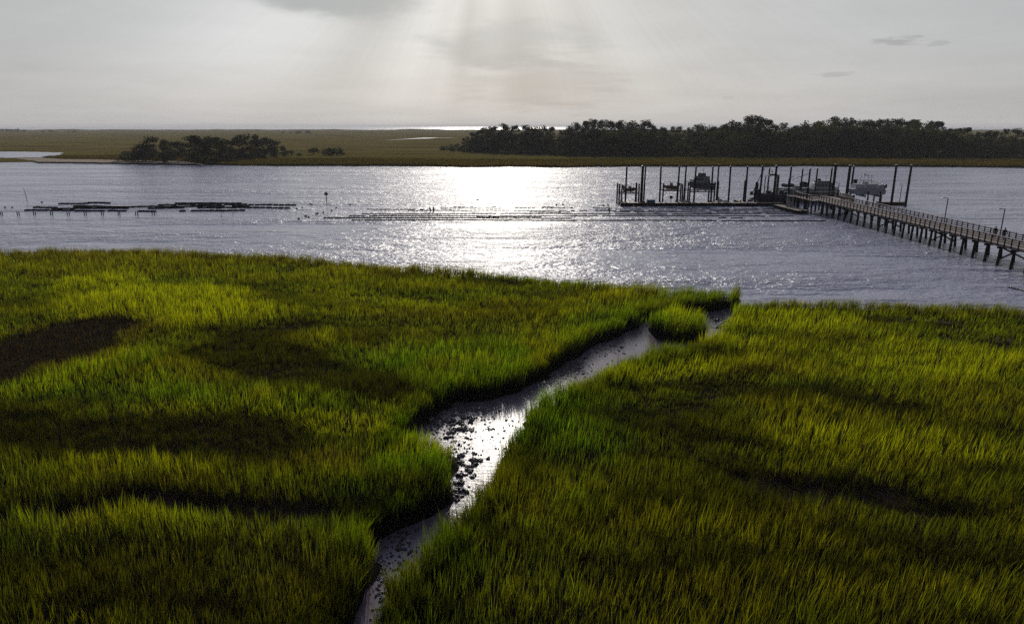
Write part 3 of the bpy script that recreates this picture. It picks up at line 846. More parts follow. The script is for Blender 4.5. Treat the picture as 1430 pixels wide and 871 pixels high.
def leafs(V, Fc, c, rad, n, size, r_):
    for _ in range(n):
        p_ = r_.normal(0, 1, 3); p_ /= np.linalg.norm(p_) + 1e-9; p_ *= r_.random() ** .4
        p_ = c + p_ * np.array(rad)
        u = r_.normal(0, 1, 3); u /= np.linalg.norm(u); v = np.cross(u, r_.normal(0, 1, 3)); v /= np.linalg.norm(v) + 1e-9
        s_ = size * r_.uniform(.6, 1.3); o = len(V)
        V += [tuple(p_ - u * s_ * .5), tuple(p_ + v * s_ * .4), tuple(p_ + u * s_ * .5), tuple(p_ - v * s_ * .35)]
        Fc.append((o, o + 1, o + 2, o + 3))
def crown_mesh(nm, vf, m_):
    me = bpy.data.meshes.new(nm); me.from_pydata(vf[0], [], vf[1]); me.materials.append(m_); return me
def trunk_mesh(nm, seed, r0, top, limbs):
    r_ = random.Random(seed); b = MB(); x = y = 0.0; pts = [(0, 0, -.02)]
    for k_ in range(1, 5):
        x += r_.uniform(-.008, .008); y += r_.uniform(-.008, .008); pts.append((x, y, top * k_ / 4))
    b.tube(pts, [r0, r0 * .9, r0 * .75, r0 * .55, r0 * .2], 6)
    for k_ in range(limbs):
        z = top * r_.uniform(.5, .92); a = r_.uniform(0, 6.28); l = r_.uniform(.08, .17)
        b.tube([(x * z, y * z, z), (l * .6 * math.cos(a), l * .6 * math.sin(a), z + l * .25), (l * math.cos(a), l * math.sin(a), z + l * .5)], [r0 * .4, r0 * .28, r0 * .1], 5)
    return b.mesh(nm, M['bark'])
pineC = [crown_mesh('pine_crown', pine_crown(i), M['pineleaf']) for i in range(7)]
roundC = [crown_mesh('leafy_crown', round_crown(20 + i), M['pineleaf' if i < 3 else 'broadleaf']) for i in range(6)]
shrubC = [crown_mesh('shrub_foliage', shrub_crown(40 + i), M['shrubleaf']) for i in range(4)]
pineT = [trunk_mesh('pine_trunk', i, .011, .95, 5) for i in range(3)]
roundT = [trunk_mesh('leafy_trunk', 9 + i, .02, .7, 4) for i in range(2)]
shrubT = [trunk_mesh('shrub_stems', 14, .03, .5, 5)]
def tree(name, label, cat, x, y, h, kind, group, wide=1.0, pick=None, z=0.6):
    r_ = rng.random()
    t = thing(name, label, cat, (x, y, z), group, rng.uniform(0, 6.28))
    t.scale = (h * wide, h * wide, h)
    cs, ts = {'pine': (pineC, pineT), 'round': (roundC, roundT), 'shrub': (shrubC, shrubT)}[kind]
    i = int(rng.integers(0, len(cs))) if pick is None else pick
    link('trunk' if kind != 'shrub' else 'stem', ts[int(rng.integers(0, len(ts)))], t)
    link('crown' if kind != 'shrub' else 'foliage', cs[i], t)
    return t
ORD = lambda n_: f"{n_}{'th' if 10 <= n_ % 100 <= 20 else {1: 'st', 2: 'nd', 3: 'rd'}.get(n_ % 10, 'th')}"

# skyline of the wood, photograph px -> top row
sky_x = [612, 640, 660, 672, 690, 705, 735, 752, 775, 786, 797, 810, 830, 860, 885, 905, 930, 960, 985, 1020, 1032, 1045, 1062, 1075, 1100, 1118, 1135, 1160, 1200, 1250, 1290, 1308, 1318, 1328, 1345, 1358, 1370, 1390, 1410, 1430, 1520]
sky_y = [204, 193, 184, 179, 174, 171, 172, 175, 173, 180, 170, 165, 165, 166, 167, 168, 174, 176, 172, 172, 164, 161, 161, 168, 172, 173, 166, 162, 165, 164, 166, 168, 177, 175, 174, 180, 182, 180, 177, 180, 178]
def skyline(px): return float(np.interp(px, sky_x, sky_y))
def base_row(px): return float(np.interp(px, [600, 640, 700, 800, 1000, 1430, 1600], [209, 212, 215, 218, 220, 221.5, 222]))
# back row: tall pines whose tops make the skyline
k_ = 0
px = 648.0
while px < 1478:
    y = P(px, base_row(px), .6).y + rng.uniform(45, 75)
    x = xat(y, px, .6); top = zat(y, skyline(px) + abs(rng.normal(0, 2.2)))
    h = max(4.0, top - .6); k_ += 1
    kind = 'pine' if (px < 700 or rng.random() < .8) else 'round'
    tree('pine_tree' if kind == 'pine' else 'oak_tree', f"{'slim dark pine' if kind == 'pine' else 'broad dark oak'} on the skyline of the wood, {ORD(k_)} crown from its left end", 'tree', x, y, h, kind, 'tall trees on the skyline of the far wood', 1.0 if kind == 'pine' else .95)
    px += rng.uniform(10, 15) if px > 690 else rng.uniform(5, 8)
# middle row
k_ = 0
px = 630.0
while px < 1470:
    y = P(px, base_row(px), .6).y + rng.uniform(18, 42)
    x = xat(y, px, .6); top = zat(y, skyline(px) + rng.uniform(6, 15))
    h = max(4.0, top - .6); k_ += 1; light = rng.random() < .3
    tree('oak_tree', f"{'lighter green' if light else 'dark'} rounded tree in the middle row of the wood, {ORD(k_)} from its left end", 'tree', x, y, h, 'round', 'rounded trees inside the far wood', 1.15, int(rng.integers(3, 6)) if light else int(rng.integers(0, 3)))
    px += rng.uniform(13, 19) if px > 690 else rng.uniform(6, 9)
# front row, lower
k_ = 0
px = 618.0
while px < 1460:
    y = P(px, base_row(px), .6).y + rng.uniform(4, 16)
    x = xat(y, px, .6); top = zat(y, skyline(px) + rng.uniform(19, 30) * (0.55 if px < 700 else 1))
    h = min(max(3.5, top - .6), 15); k_ += 1; light = rng.random() < .25
    tree('bushy_tree', f"{'yellowish green' if light else 'dark green'} bushy tree at the front of the wood, {ORD(k_)} from its left end", 'tree', x, y, h, 'round', 'bushy trees along the front of the far wood', 1.3, int(rng.integers(3, 6)) if light else int(rng.integers(0, 3)))
    px += rng.uniform(13, 20) if px > 690 else rng.uniform(6, 10)
k_ = 0
px = 618.0
while px < 1455:
    y = P(px, base_row(px) + rng.uniform(-.3, 1.2), .6).y
    x = xat(y, px, .6); k_ += 1
    tree('shrub', f"low grey green shrub at the foot of the wood, {ORD(k_)} from its left end", 'shrub', x, y, rng.uniform(2.2, 4.8), 'shrub', 'low shrubs at the foot of the far wood', rng.uniform(1.0, 1.5))
    px += rng.uniform(12, 20)
# island of trees on the left shore: px, base row, top row, width factor, kind, label
for px, by, ty, wd, kd, lb in (
    (184, 225, 209, 1.6, 'shrub', 'low shrub at the left tip of the tree island above the sand'),
    (199, 226, 202, 1.25, 'round', 'small round tree second from the left tip of the tree island'),
    (214, 225, 192, 1.0, 'round', 'tallest tree at the left side of the tree island with pointed top'),
    (229, 227, 207, 1.5, 'shrub', 'broad dark shrub reaching the beach on the tree island'),
    (241, 223, 196, 1.0, 'round', 'rounded tree beside the gap in the left half of the tree island'),
    (256, 222, 201, 1.2, 'round', 'low tree just left of the big middle clump of the tree island'),
    (272, 224, 193, 1.0, 'round', 'left tree of the big middle clump on the tree island'),
    (287, 226, 190, 1.1, 'round', 'highest tree of the big middle clump on the tree island'),
    (304, 227, 193, 1.1, 'round', 'right tree of the big middle clump on the tree island'),
    (316, 225, 203, 1.2, 'round', 'short tree filling the gap right of the middle clump on the island'),
    (336, 222, 193, 1.0, 'round', 'left tree of the right hand clump on the tree island'),
    (352, 222, 189, 1.15, 'round', 'wide domed tree at the middle of the right hand clump'),
    (370, 221, 193, 1.0, 'round', 'domed tree right of the middle in the right hand clump'),
    (386, 220, 198, 1.0, 'round', 'last tree of the right hand clump with a rounded side'),
    (403, 218, 208, 1.1, 'shrub', 'small bush just off the right end of the tree island'),
    (418, 218, 213, 1.2, 'shrub', 'tiny bush between the island and the lone round shrubs'),
    (438, 216, 205, 1.0, 'shrub', 'lone pale bush standing in the far marsh left of the dark round one'),
    (459, 217, 205, 1.1, 'shrub', 'left half of the lone dark round bush in the far marsh'),
    (470, 217, 204, 1.1, 'shrub', 'right half of the lone dark round bush in the far marsh')):
    q = P(px, by, .6); h = (zat(q.y, ty) - .6) * 1.08; wd *= 1.18
    tree('shrub' if kd == 'shrub' else 'oak_tree', lb, 'shrub' if kd == 'shrub' else 'tree', q.x, q.y, h, kd, 'trees of the island on the left shore', wd, int(rng.integers(0, 3)))
# small far trees near the dunes
k_ = 0
for px, by, ty in ((4, 184, 179), (14, 184.2, 178), (24, 184.4, 178.5), (33, 184.6, 180), (60, 185, 182), (72, 185, 181.5), (96, 185, 182), (104, 185, 182), (395, 186.5, 183.5), (406, 187, 184), (417, 187, 181.5), (430, 186.6, 181)):
    q = P(px, by, .6); h = zat(q.y, ty) - .6; k_ += 1
    tree('distant_tree', f"tiny hazy tree far off by the dunes, {ORD(k_)} from the left edge", 'tree', q.x, q.y, h, 'shrub', 'tiny trees far off by the dunes', rng.uniform(.9, 1.6))
# line of dunes at the sea edge
V = []; Fc = []; n = 0
xs2 = np.linspace(-2900, 2900, 420)
hd = 2.0 + 5.5 * fbm(xs2 * .012, xs2 * 0 + 4, 4) ** 1.5
for x, h in zip(xs2, hd): V += [(x, 2880, .5), (x, 2930, h + .8), (x, 2985, .5)]
for i in range(len(xs2) - 1):
    o = i * 3; Fc += [(o, o + 3, o + 4, o + 1), (o + 1, o + 4, o + 5, o + 2)]
me = bpy.data.meshes.new('dune_ridge'); me.from_pydata(V, [], Fc); me.materials.append(M['farmarsh'])
tag(link('dune_ridge', me), kind='structure')

# ------------------------------------------------------------------ pier
PX0, PX1, PY0, PY1, DZ = 68.7, 72.7, 72.0, 153.0, 3.0
pier = thing('pier', 'long wooden pier on dark driven piles with board railings on both sides', 'pier', (70.7, 112, 0))
# deck boards: small geometry joined in one part
b = MB(); y = PY0
while y < PY1:
    b.box(((PX0 + PX1) / 2, y + .07, DZ - .02 + random.uniform(-.004, .004)), (PX1 - PX0 + .3, .128, .045)); y += .145
tag(b.build('deck_boards', M['deck'], pier), kind='stuff')
for x in (PX0 - .1, (PX0 + PX1) / 2, PX1 + .1):
    MB().box((x, (PY0 + PY1) / 2, DZ - .20), (.12, PY1 - PY0, .28)).build('stringer', M['wood'], pier)
def pile_mb(x, y, bat, top, r0=.20):
    return MB().tube([(x + bat * (top + 1.5), y, -1.5), (x, y, top)], [r0 * 1.05, r0 * .9], 9)
# alike piles, caps and rails share mesh data
def shared(mb, name, m_): return mb.mesh(name, m_)
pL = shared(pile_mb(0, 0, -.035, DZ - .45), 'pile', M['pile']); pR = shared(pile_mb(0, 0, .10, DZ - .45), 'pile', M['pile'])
capm = MB().box((0, 0, 0), (PX1 - PX0 + .9, .28, .26)).mesh('pile_cap', M['pile'])
y = PY0 + 1.3; k_ = 0; px_c = 70.7 - pier.location.x
while y < PY1 - .5:
    link('pile', pL, pier, (PX0 + .05 - 70.7, y - 112, 0)); link('pile', pR, pier, (PX1 - .05 - 70.7, y - 112, 0))
    link('pile_cap', capm, pier, (0, y - 112, DZ - .46))
    if k_ % 6 == 2:
        MB().bar((PX0 - .1, y + .2, .7), (PX1 - .2, y + .2, DZ - .5), .08, .22).build('cross_brace', M['pile'], pier)
        MB().bar((PX0 + .2, y - .2, DZ - .5), (PX1 + .1, y - .2, .7), .08, .22).build('cross_brace', M['pile'], pier)
    y += 2.72; k_ += 1
postm = MB().box((0, 0, .43), (.13, .13, 1.42)).mesh('rail_post', M['pile'])
y = PY0 + .4
ys = []
while y < PY1: ys.append(y); y += 1.36
for sx_ in (PX0 - .21, PX1 + .21):
    for y in ys: link('rail_post', postm, pier, (sx_ - 70.7, y - 112, DZ))
    inn = .075 if sx_ < 70 else -.075
    for zz, hh_ in ((.97, .13), (.66, .12), (.36, .12)):
        MB().box((sx_ + inn, (PY0 + PY1) / 2, DZ + zz), (.04, PY1 - PY0, hh_)).build('rail_board', M['wood'], pier)
    MB().box((sx_, (PY0 + PY1) / 2, DZ + 1.16), (.20, PY1 - PY0, .045)).build('rail_cap', M['rail'], pier)
# fixed pier head
head = thing('end_platform', 'square wooden pier head platform where the pier ends above the docks', 'platform', (70.5, 157.5, 0))
b = MB(); y = PY1 + .05
while y < 162:
    b.box((71.1, y + .07, DZ - .02), (9.2, .128, .045)); y += .145
tag(b.build('deck_boards', M['deck'], head), kind='stuff')
for yy in (PY1 + .2, 157.5, 161.9): MB().box((71.1, yy, DZ - .2), (9.2, .14, .28)).build('joist', M['wood'], head)
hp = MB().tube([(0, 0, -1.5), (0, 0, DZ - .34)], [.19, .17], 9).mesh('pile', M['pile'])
for xx in (67.0, 69.6, 72.2, 75.2):
    for yy in (PY1 + .6, 157.5, 161.5): link('pile', hp, head, (xx - 70.5, yy - 157.5, 0))
segs = [((66.6, 156), (66.6, 162)), ((67.9, 162), (75.7, 162)), ((75.7, 162), (75.7, PY1)), ((73.2, PY1), (75.7, PY1)), ((66.6, PY1), (68.2, PY1)), ((66.6, PY1), (66.6, 155.4))]
for a, c in segs:
    L_ = math.hypot(c[0] - a[0], c[1] - a[1]); n = max(1, round(L_ / 1.4))
    for i in range(n + 1):
        link('rail_post', postm, head, (a[0] + (c[0] - a[0]) * i / n - 70.5, a[1] + (c[1] - a[1]) * i / n - 157.5, DZ + .001 * i))
    for zz in (.97, .66, .36): MB().bar((*a, DZ + zz), (*c, DZ + zz), .05, .12).build('rail_board', M['wood'], head)
    MB().bar((*a, DZ + 1.165), (*c, DZ + 1.165), .18, .04).build('rail_cap', M['rail'], head)

# lamps on the pier
def lamp(label, x, y, z0, h, arm=.95):
    t = thing('lamp_post', label, 'lamp post', (x, y, z0), 'lamp posts on pier and docks')
    MB().tube([(x, y, z0), (x, y, z0 + h)], [.095, .07], 8).build('pole', M['darksteel'], t)
    MB().box((x, y, z0 + .03), (.3, .3, .06)).build('base_plate', M['darksteel'], t)
    MB().tube([(x, y, z0 + h - .06), (x - arm * .5, y, z0 + h)], .035, 6).build('arm', M['darksteel'], t)
    MB().box((x - arm * .75, y, z0 + h + .01), (arm * .6, .26, .09), taper=.8).build('lamp_head', M['darksteel'], t)
lamp('lamp post with bracket head halfway along the pier railing', 72.98, 115.3, DZ - .1, 4.5)
lamp('lamp post with bracket head beside the two people on the pier', 72.98, 101.6, DZ - .1, 4.3)
lamp('short lamp post on the red floating dock', 97.2, 172.6, .72, 4.3, .8)

# ------------------------------------------------------------------ floating dock, gangway
DY = 170.0
def dock(name, label, cx_, cy_, wx, wy, rz=0.0, deckm='deck', floatm='float', zt=.72):
    t = thing(name, label, 'floating dock', (cx_, cy_, 0))
    ca, sa = math.cos(rz), math.sin(rz)
    b = MB(); nb = int(max(wx, wy) / .15)
    lx = wx >= wy
    for i in range(nb):
        u = -max(wx, wy) / 2 + .075 + i * .15
        ux, uy = (u, 0) if lx else (0, u)
        b.box((cx_ + ux * ca - uy * sa, cy_ + ux * sa + uy * ca, zt + random.uniform(0, .006)), (.132 if lx else wx, wy if lx else .132, .04), rz)
    tag(b.build('deck_boards', M[deckm], t), kind='stuff')
    nf_ = max(1, int(max(wx, wy) / 3.2))
    for i in range(nf_):
        u = -max(wx, wy) / 2 + (i + .5) * max(wx, wy) / nf_
        ux, uy = (u, 0) if lx else (0, u)
        sz = (max(wx, wy) / nf_ - .35, min(wx, wy) - .3) if lx else (min(wx, wy) - .3, max(wx, wy) / nf_ - .35)
        MB().box((cx_ + ux * ca - uy * sa, cy_ + ux * sa + uy * ca, zt / 2 - .17), (sz[0], sz[1], zt + .25), rz).build('float', M[floatm], t)
    for s_ in (-1, 1):
        ux, uy = (0, s_ * (wy / 2 + .03)) if lx else (s_ * (wx / 2 + .03), 0)
        MB().box((cx_ + ux * ca - uy * sa, cy_ + ux * sa + uy * ca, zt - .24), (wx, .06, .5) if lx else (.06, wy, .5), rz).build('edge_board', M['pile'], t)
    return t
x0 = xat(DY, 866); x1 = xat(DY, 1092)
dock('floating_dock', 'long low floating dock with dark sides running in front of the boat lifts', (x0 + x1) / 2, DY, x1 - x0, 1.9)
q0 = P(1088, 287.5, .5); q1 = P(1119, 295, .5)
dock('floating_dock', 'skewed dock section joining the long dock to the foot of the gangway', (q0.x + q1.x) / 2, (q0.y + q1.y) / 2, 2.6, (q1 - q0).length + 1.5, math.atan2(q1.y - q0.y, q1.x - q0.x) + math.pi / 2)
for px, w_, lb in ((877, 6.0, 'left'), (955, 4.5, 'middle'), (1003, 5.0, 'third'), (1042, 6.0, 'fourth')):
    xx = xat(DY, px)
    dock('finger_dock', f"short finger dock behind the long dock, {dict(left='at its left end', middle='left of the cabin boat', third='right of the cabin boat', fourth='beside the workboat')[lb]}", xx, DY + 1.25 + w_ / 2, 1.6, w_)
dock('floating_dock', 'red edged floating dock right of the catamaran behind the pier', xat(171, 1247), 172, 6.4, 2.0, 0, 'deck', 'red')

# gangway from pier head down to the dock
ga = Vector((65.5, 157.1, DZ - .05)); gb = Vector((62.8, 165.2, .62))
ga = Vector((66.0, 160.5, DZ)); gb = Vector((P(1122, 290, .6).x, P(1122, 290, .6).y, .62))
gt = Vector((P(1106, 263, 3.0).x, 0, 0))
ga = Vector((66.7, 165.5, 3.05)); gb = Vector((64.6, 160.0, .86))
gw = thing('gangway', 'steep aluminium gangway ramp with handrails going down to the floating dock', 'gangway', tuple(ga))
u = (gb - ga).normalized(); sdv = u.cross(Vector((0, 0, 1))).normalized()
MB().bar(ga, gb, 1.2, .06).build('walkway', M['deck'], gw)
for s_ in (-.62, .62):
    MB().bar(ga + sdv * s_, gb + sdv * s_, .07, .22).build('side_beam', M['steel'], gw)
    MB().bar(ga + sdv * s_ + Vector((0, 0, 1.05)), gb + sdv * s_ + Vector((0, 0, 1.05)), .07, .07).build('handrail', M['rail'], gw)
    MB().bar(ga + sdv * s_ + Vector((0, 0, .55)), gb + sdv * s_ + Vector((0, 0, .55)), .05, .05).build('mid_rail', M['steel'], gw)
    for i in range(6):
        p_ = ga.lerp(gb, i / 5) + sdv * s_
        MB().bar(p_, p_ + Vector((0, 0.0, 1.05)), .05, .05).build('post', M['steel'], gw)
# landing that carries the top of the gangway
ld = thing('gangway_landing', 'raised wooden landing between the pier head and the top of the gangway', 'platform', (66, 165, 0))
b = MB(); y = 162.1
while y < 165.4: b.box((66.9, y + .07, DZ - .02), (2.2, .128, .045)); y += .145
tag(b.build('deck_boards', M['deck'], ld), kind='stuff')
for xx in (66.0, 67.8):
    for yy in (162.6, 165.0): MB().tube([(xx, yy, -1.5), (xx, yy, DZ - .05)], .17, 8).build('pile', M['pile'], ld)
    MB().box((xx, 163.75, DZ - .18), (.12, 3.2, .26)).build('stringer', M['wood'], ld)
for i in range(3): MB().box((67.95, 162.5 + i * 1.3, DZ + .55), (.1, .1, 1.1)).build('rail_post', M['wood'], ld)
MB().box((67.95, 163.8, DZ + 1.12), (.18, 3.2, .05)).build('rail_cap', M['rail'], ld)

# ------------------------------------------------------------------ tall guide piles
pile_cache = {}
def piling(px, by, ty, label, r0=.19, Y=None, pt=None, cat='piling', lean=0.0):
    lean = random.uniform(-.16, .16)
    Yb = Y if Y else P(px, by, 0).y
    xx = xat(Yb, px, zat(Yb, by)); top = zat(Yb, ty)
    t = thing('dock_piling', label, cat, (xx, Yb, 0), 'tall and short pilings of the docks')
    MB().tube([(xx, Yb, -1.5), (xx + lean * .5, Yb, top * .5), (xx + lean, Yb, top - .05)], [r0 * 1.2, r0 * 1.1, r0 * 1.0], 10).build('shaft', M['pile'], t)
    if top > 5:
        MB().tube([(xx + lean, Yb, top - .05), (xx + lean, Yb, top + .02), (xx + lean, Yb, top + .22)], [r0 * 1.22, r0 * 1.18, .02], 10).build('pile_cap', M['hullgrey'] if pt is None else M[pt], t)
for px, by, ty, lb, r0, Y, pt in (
    (873, 285.5, 233, 'tall dark piling nearest the left end of the long dock', .20, 171.5, None),
    (895, 285.5, 232, 'tall thick piling just right of the small brown boat', .30, 171.5, None),
    (898.5, 284, 233, 'tall piling touching the back of the thick one right of the small brown boat', .18, 173.2, None),
    (921, 285.5, 233, 'tall piling left of the white skiff on its lift', .20, 171.5, None),
    (945.2, 285.5, 232, 'tall piling right of the white skiff', .20, 171.5, None),
    (954.5, 282.5, 230, 'tall piling left of the short posts beside the cabin boat', .19, 175.5, None),
    (968.5, 285.5, 233, 'tall piling in front of the left side of the cabin boat', .20, 171.5, None),
    (992.5, 285.5, 233, 'tall piling in front of the right side of the cabin boat', .20, 171.5, None),
    (1000.2, 282.5, 230, 'tall leaning piling just behind the right side of the cabin boat lift', .19, 176, None),
    (1017, 285.5, 232.5, 'tall lone piling in the gap right of the cabin boat', .21, 171.5, None),
    (1040, 285.5, 232.5, 'tall piling beside the short post left of the workboat', .21, 171.5, None),
    (1059.5, 286, 232, 'tall piling in front of the workboat mast', .23, 171.3, None),
    (1070.3, 281, 234.5, 'shorter piling behind the arch of the workboat', .17, 176.5, None),
    (1079, 286, 231.5, 'tall thick piling in front of the workboat arch', .25, 171.3, None),
    (1099.5, 283, 232.5, 'tall piling at the stern of the workboat', .21, 173, None),
    (1115.8, 280, 236, 'slim piling left of the top of the gangway', .17, 175, None),
    (1124.5, 297, 236, 'piling at the foot of the gangway', .19, 158.5, None),
    (1136.5, 280, 235.5, 'slim piling left of the grey wheelhouse', .17, 172, None),
    (1157, 275, 235, 'piling right of the grey wheelhouse', .19, 170, None),
    (1160.6, 285, 229.5, 'thick tall piling where the pier joins its head', .28, 163.4, None),
    (1180.5, 285, 231, 'thick tall white capped piling left of the catamaran', .30, 163.5, 'hullwhite'),
    (1186, 282, 232, 'tall white capped piling touching the bow of the catamaran', .20, 167, 'hullwhite'),
    (1244.5, 286, 230.5, 'tall white capped piling at the left of the red edged dock', .24, 170.3, 'hullwhite'),
    (1264, 289, 230.5, 'tall white capped piling at the right end of the red edged dock', .24, 167.8, 'hullwhite'),
    (1038, 284, 252, 'short thick post left of the workboat', .20, 173.0, None),
    (1053.5, 284, 254, 'short post under the bow of the workboat', .24, 173.6, None),
    (1056.5, 284, 256, 'short post behind the one under the bow of the workboat', .2, 175.2, None)):
    piling(px, by, ty, lb, r0, Y, pt)
def short_post(px, Y, ty, label):
    piling(px, project(0, Y, 0.0)[1], ty, label, .17, Y, None)

# ------------------------------------------------------------------ boats
def hull(L, W, H, bow=.38, flare=.25, n=11, deckz=None, sheer=.25):
    """boat hull loft, bow towards +x, origin amidships at keel"""
    rings = []
    for i in range(n):
        t = i / (n - 1); x = -L / 2 + L * t
        k_ = 1.0 if t < 1 - bow else math.sqrt(max(0.0, 1 - ((t - (1 - bow)) / bow) ** 2.0))
        k_ = max(k_, .02); w = W / 2 * k_
        zk = H * .55 * max(0, (t - (1 - bow * .8)) / (bow * .8)) ** 2
        zt = H * (1 + sheer * t * t)
        rings.append([(x, 0, zk), (x, w * (1 - flare) * .85, zk + H * .16), (x, w * (1 - flare * .5), zk + (zt - zk) * .45), (x, w, zt), (x, w * .9, zt + .02), (x, w * .86, zt - H * .25), (x, 0, zt - H * .28),
                      (x, -w * .86, zt - H * .25), (x, -w * .9, zt + .02), (x, -w, zt), (x, -w * (1 - flare * .5), zk + (zt - zk) * .45), (x, -w * (1 - flare) * .85, zk + H * .16)])
    return MB().loft(rings)
def outboard(t, x, y, z, s_=1.0, rz=0):
    e = MB().loft([[(x - .22 * s_ * c, y + .2 * s_ * d, z + .55 * s_ + .02) for c, d in ((-1, -1), (1, -1), (1, 1), (-1, 1))],
                   [(x - .3 * s_ * c, y + .26 * s_ * d, z + .85 * s_) for c, d in ((-1, -1), (1, -1), (1, 1), (-1, 1))],
                   [(x - .24 * s_ * c - .05, y + .22 * s_ * d, z + 1.25 * s_) for c, d in ((-1, -1), (1, -1), (1, 1), (-1, 1))],
                   [(x - .12 * s_ * c - .05, y + .12 * s_ * d, z + 1.36 * s_) for c, d in ((-1, -1), (1, -1), (1, 1), (-1, 1))]]).build('outboard_engine', M['engine'], t, local=True)
    MB().box((x, y, z + .1 * s_), (.16 * s_, .1 * s_, .95 * s_)).box((x - .05, y, z - .35 * s_), (.5 * s_, .08 * s_, .08 * s_)).build('lower_unit', M['darksteel'], e, local=True)
    return e
def lift(label, xa, xb, Y, zt, zb, depth=3.5):
    t = thing('boat_lift', label, 'boat lift', ((xa + xb) / 2, Y, 0), 'boat lifts behind the long dock')
    cx_, w = (xa + xb) / 2, (xb - xa)
    for sx_ in (-1, 1):
        for sy_ in (0, 1):
            MB().tube([(cx_ + sx_ * w / 2, Y + sy_ * depth, -1.5), (cx_ + sx_ * w / 2, Y + sy_ * depth, zt)], [.21, .18], 9).build('lift_post', M['pile'], t)
        MB().box((cx_ + sx_ * w / 2, Y + depth / 2, zt - .12), (.16, depth - .4, .2)).build('top_beam', M['steel'], t)
    for sy_ in (0.25, depth - .25):
        MB().box((cx_, Y + sy_, zb), (w - .3, .16, .22)).build('cradle_beam', M['darksteel'], t)
        for sx_ in (-1, 1):
            MB().tube([(cx_ + sx_ * (w / 2 - .26), Y + sy_, zb + .1), (cx_ + sx_ * (w / 2 - .26), Y + sy_, zt - .1)], .025, 5).build('lift_cable', M['darksteel'], t)
    for s_ in (-.28, .28):
        MB().box((cx_ + s_ * w * .55, Y + depth / 2, zb + .19), (.16, depth - .2, .14)).build('bunk', M['wood'], t)
    return t
LY = 173.0
def z_at(py, Y=LY): return zat(Y, py)
X_ = lambda px, Y=LY, z=1.5: xat(Y, px, z)
lift('boat lift of four dark posts at the left end of the dock', X_(863.5), X_(890.5), LY - 1.3, z_at(256), z_at(269.5) )
lift('boat lift carrying the white skiff', X_(925.5), X_(950), LY, z_at(256), z_at(266.5))
lift('boat lift of thick posts carrying the dark cabin boat', X_(963), X_(997.5), LY + .2, z_at(254), z_at(268), 5.0)
short_post(960.0, 174.5, 255, 'short post at the left of the cabin boat lift')
short_post(952.5, 176, 257, 'short post between the white skiff lift and the cabin boat')
short_post(1001, 176.5, 254, 'short post at the right rear of the cabin boat lift')
short_post(867.0, 173.8, 257.5, 'short post just inside the leftmost boat lift')
short_post(887.0, 175, 256, 'short post behind the right side of the leftmost boat lift')
# brown bottomed skiff
zb = z_at(269.5) + .27
t = thing('motor_boat', 'small brown bottomed motor boat raised on the leftmost lift', 'boat', (X_(880.5), LY + 1.0, zb), rz=R(18))
hull(3.4, 1.7, .75, .45).build('hull', M['hullbrown'], t, local=True)
MB().box((-.1, 0, 1.05), (.7, .6, .75), taper=.8).build('console', M['hullgrey'], t, local=True)
MB().box((-.8, 0, .8), (.4, .9, .4)).build('seat', M['hullwhite'], t, local=True)
outboard(t, -1.85, 0, .35, .9)
fr = MB()
for sx_, sy_ in ((-.45, -.6), (.55, -.6), (.55, .6), (-.45, .6)): fr.tube([(sx_, sy_, .5), (sx_, sy_, 1.95)], .03, 5)
for a, c in (((-.45, -.6), (.55, -.6)), ((.55, -.6), (.55, .6)), ((.55, .6), (-.45, .6)), ((-.45, .6), (-.45, -.6))): fr.tube([(*a, 1.95), (*c, 1.95)], .03, 5)
fr.build('rail_frame', M['steel'], t, local=True)
# white skiff
zb = z_at(266.5) + .27
t = thing('motor_boat', 'white motor boat with brown bottom raised on the second lift from the left', 'boat', (X_(938), LY + 1.6, zb), rz=R(165))
hull(3.6, 1.8, .8, .45).build('hull', M['hullbrown'], t, local=True)
MB().loft([[(1.0, .8 * s_, .8) for s_ in (-1, 1)] + [(1.0, .8 * s_, .95) for s_ in (1, -1)], [(2.0, .15 * s_, 1.05) for s_ in (-1, 1)] + [(2.0, .15 * s_, 1.2) for s_ in (1, -1)]]).build('bow_deck', M['hullwhite'], t, local=True)
MB().box((-.1, 0, 1.2), (.8, .8, .85), taper=.8).build('console', M['hullgrey'], t, local=True)
MB().box((.15, 0, 1.75), (.06, .66, .3)).build('windscreen', M['glass'], t, local=True)
outboard(t, -1.95, 0, .35, .9)
# cabin boat
zb = z_at(268) + .28
t = thing('cabin_boat', 'large dark cabin boat with raised wheelhouse sitting high on a lift', 'boat', (X_(981), LY + 2.6, zb), rz=R(128))
hull(7.2, 2.9, 1.75, .4, .3).build('hull', M['hulldark'], t, local=True)
cb = MB().loft([[(-1.9, -1.2, 1.5), (1.9, -1.0, 1.5), (1.9, 1.0, 1.5), (-1.9, 1.2, 1.5)], [(-1.9, -1.15, 2.7), (1.5, -.95, 2.7), (1.5, .95, 2.7), (-1.9, 1.15, 2.7)], [(-1.8, -1.05, 3.35), (.9, -.85, 3.35), (.9, .85, 3.35), (-1.8, 1.05, 3.35)]]).build('cabin', M['hullgrey'], t, local=True)
MB().box((-.4, 0, 3.42), (3.2, 2.3, .1)).build('cabin_roof', M['hulldark'], cb, local=True)
for s_ in (-1, 1):
    for k_ in range(3): MB().box((-1.3 + k_ * .95, s_ * 1.12, 2.75), (.7, .06, .5)).build('window', M['glass'], cb, local=True)
MB().box((1.48, 0, 2.95), (.06, 1.5, .5)).build('windscreen', M['glass'], cb, local=True)
fb = MB().box((-.2, 0, 3.85), (1.5, 1.5, .78), taper=.85).build('flying_bridge', M['hulldark'], t, local=True)
MB().box((.55, 0, 4.1), (.05, 1.0, .3)).build('windscreen', M['glass'], fb, local=True)
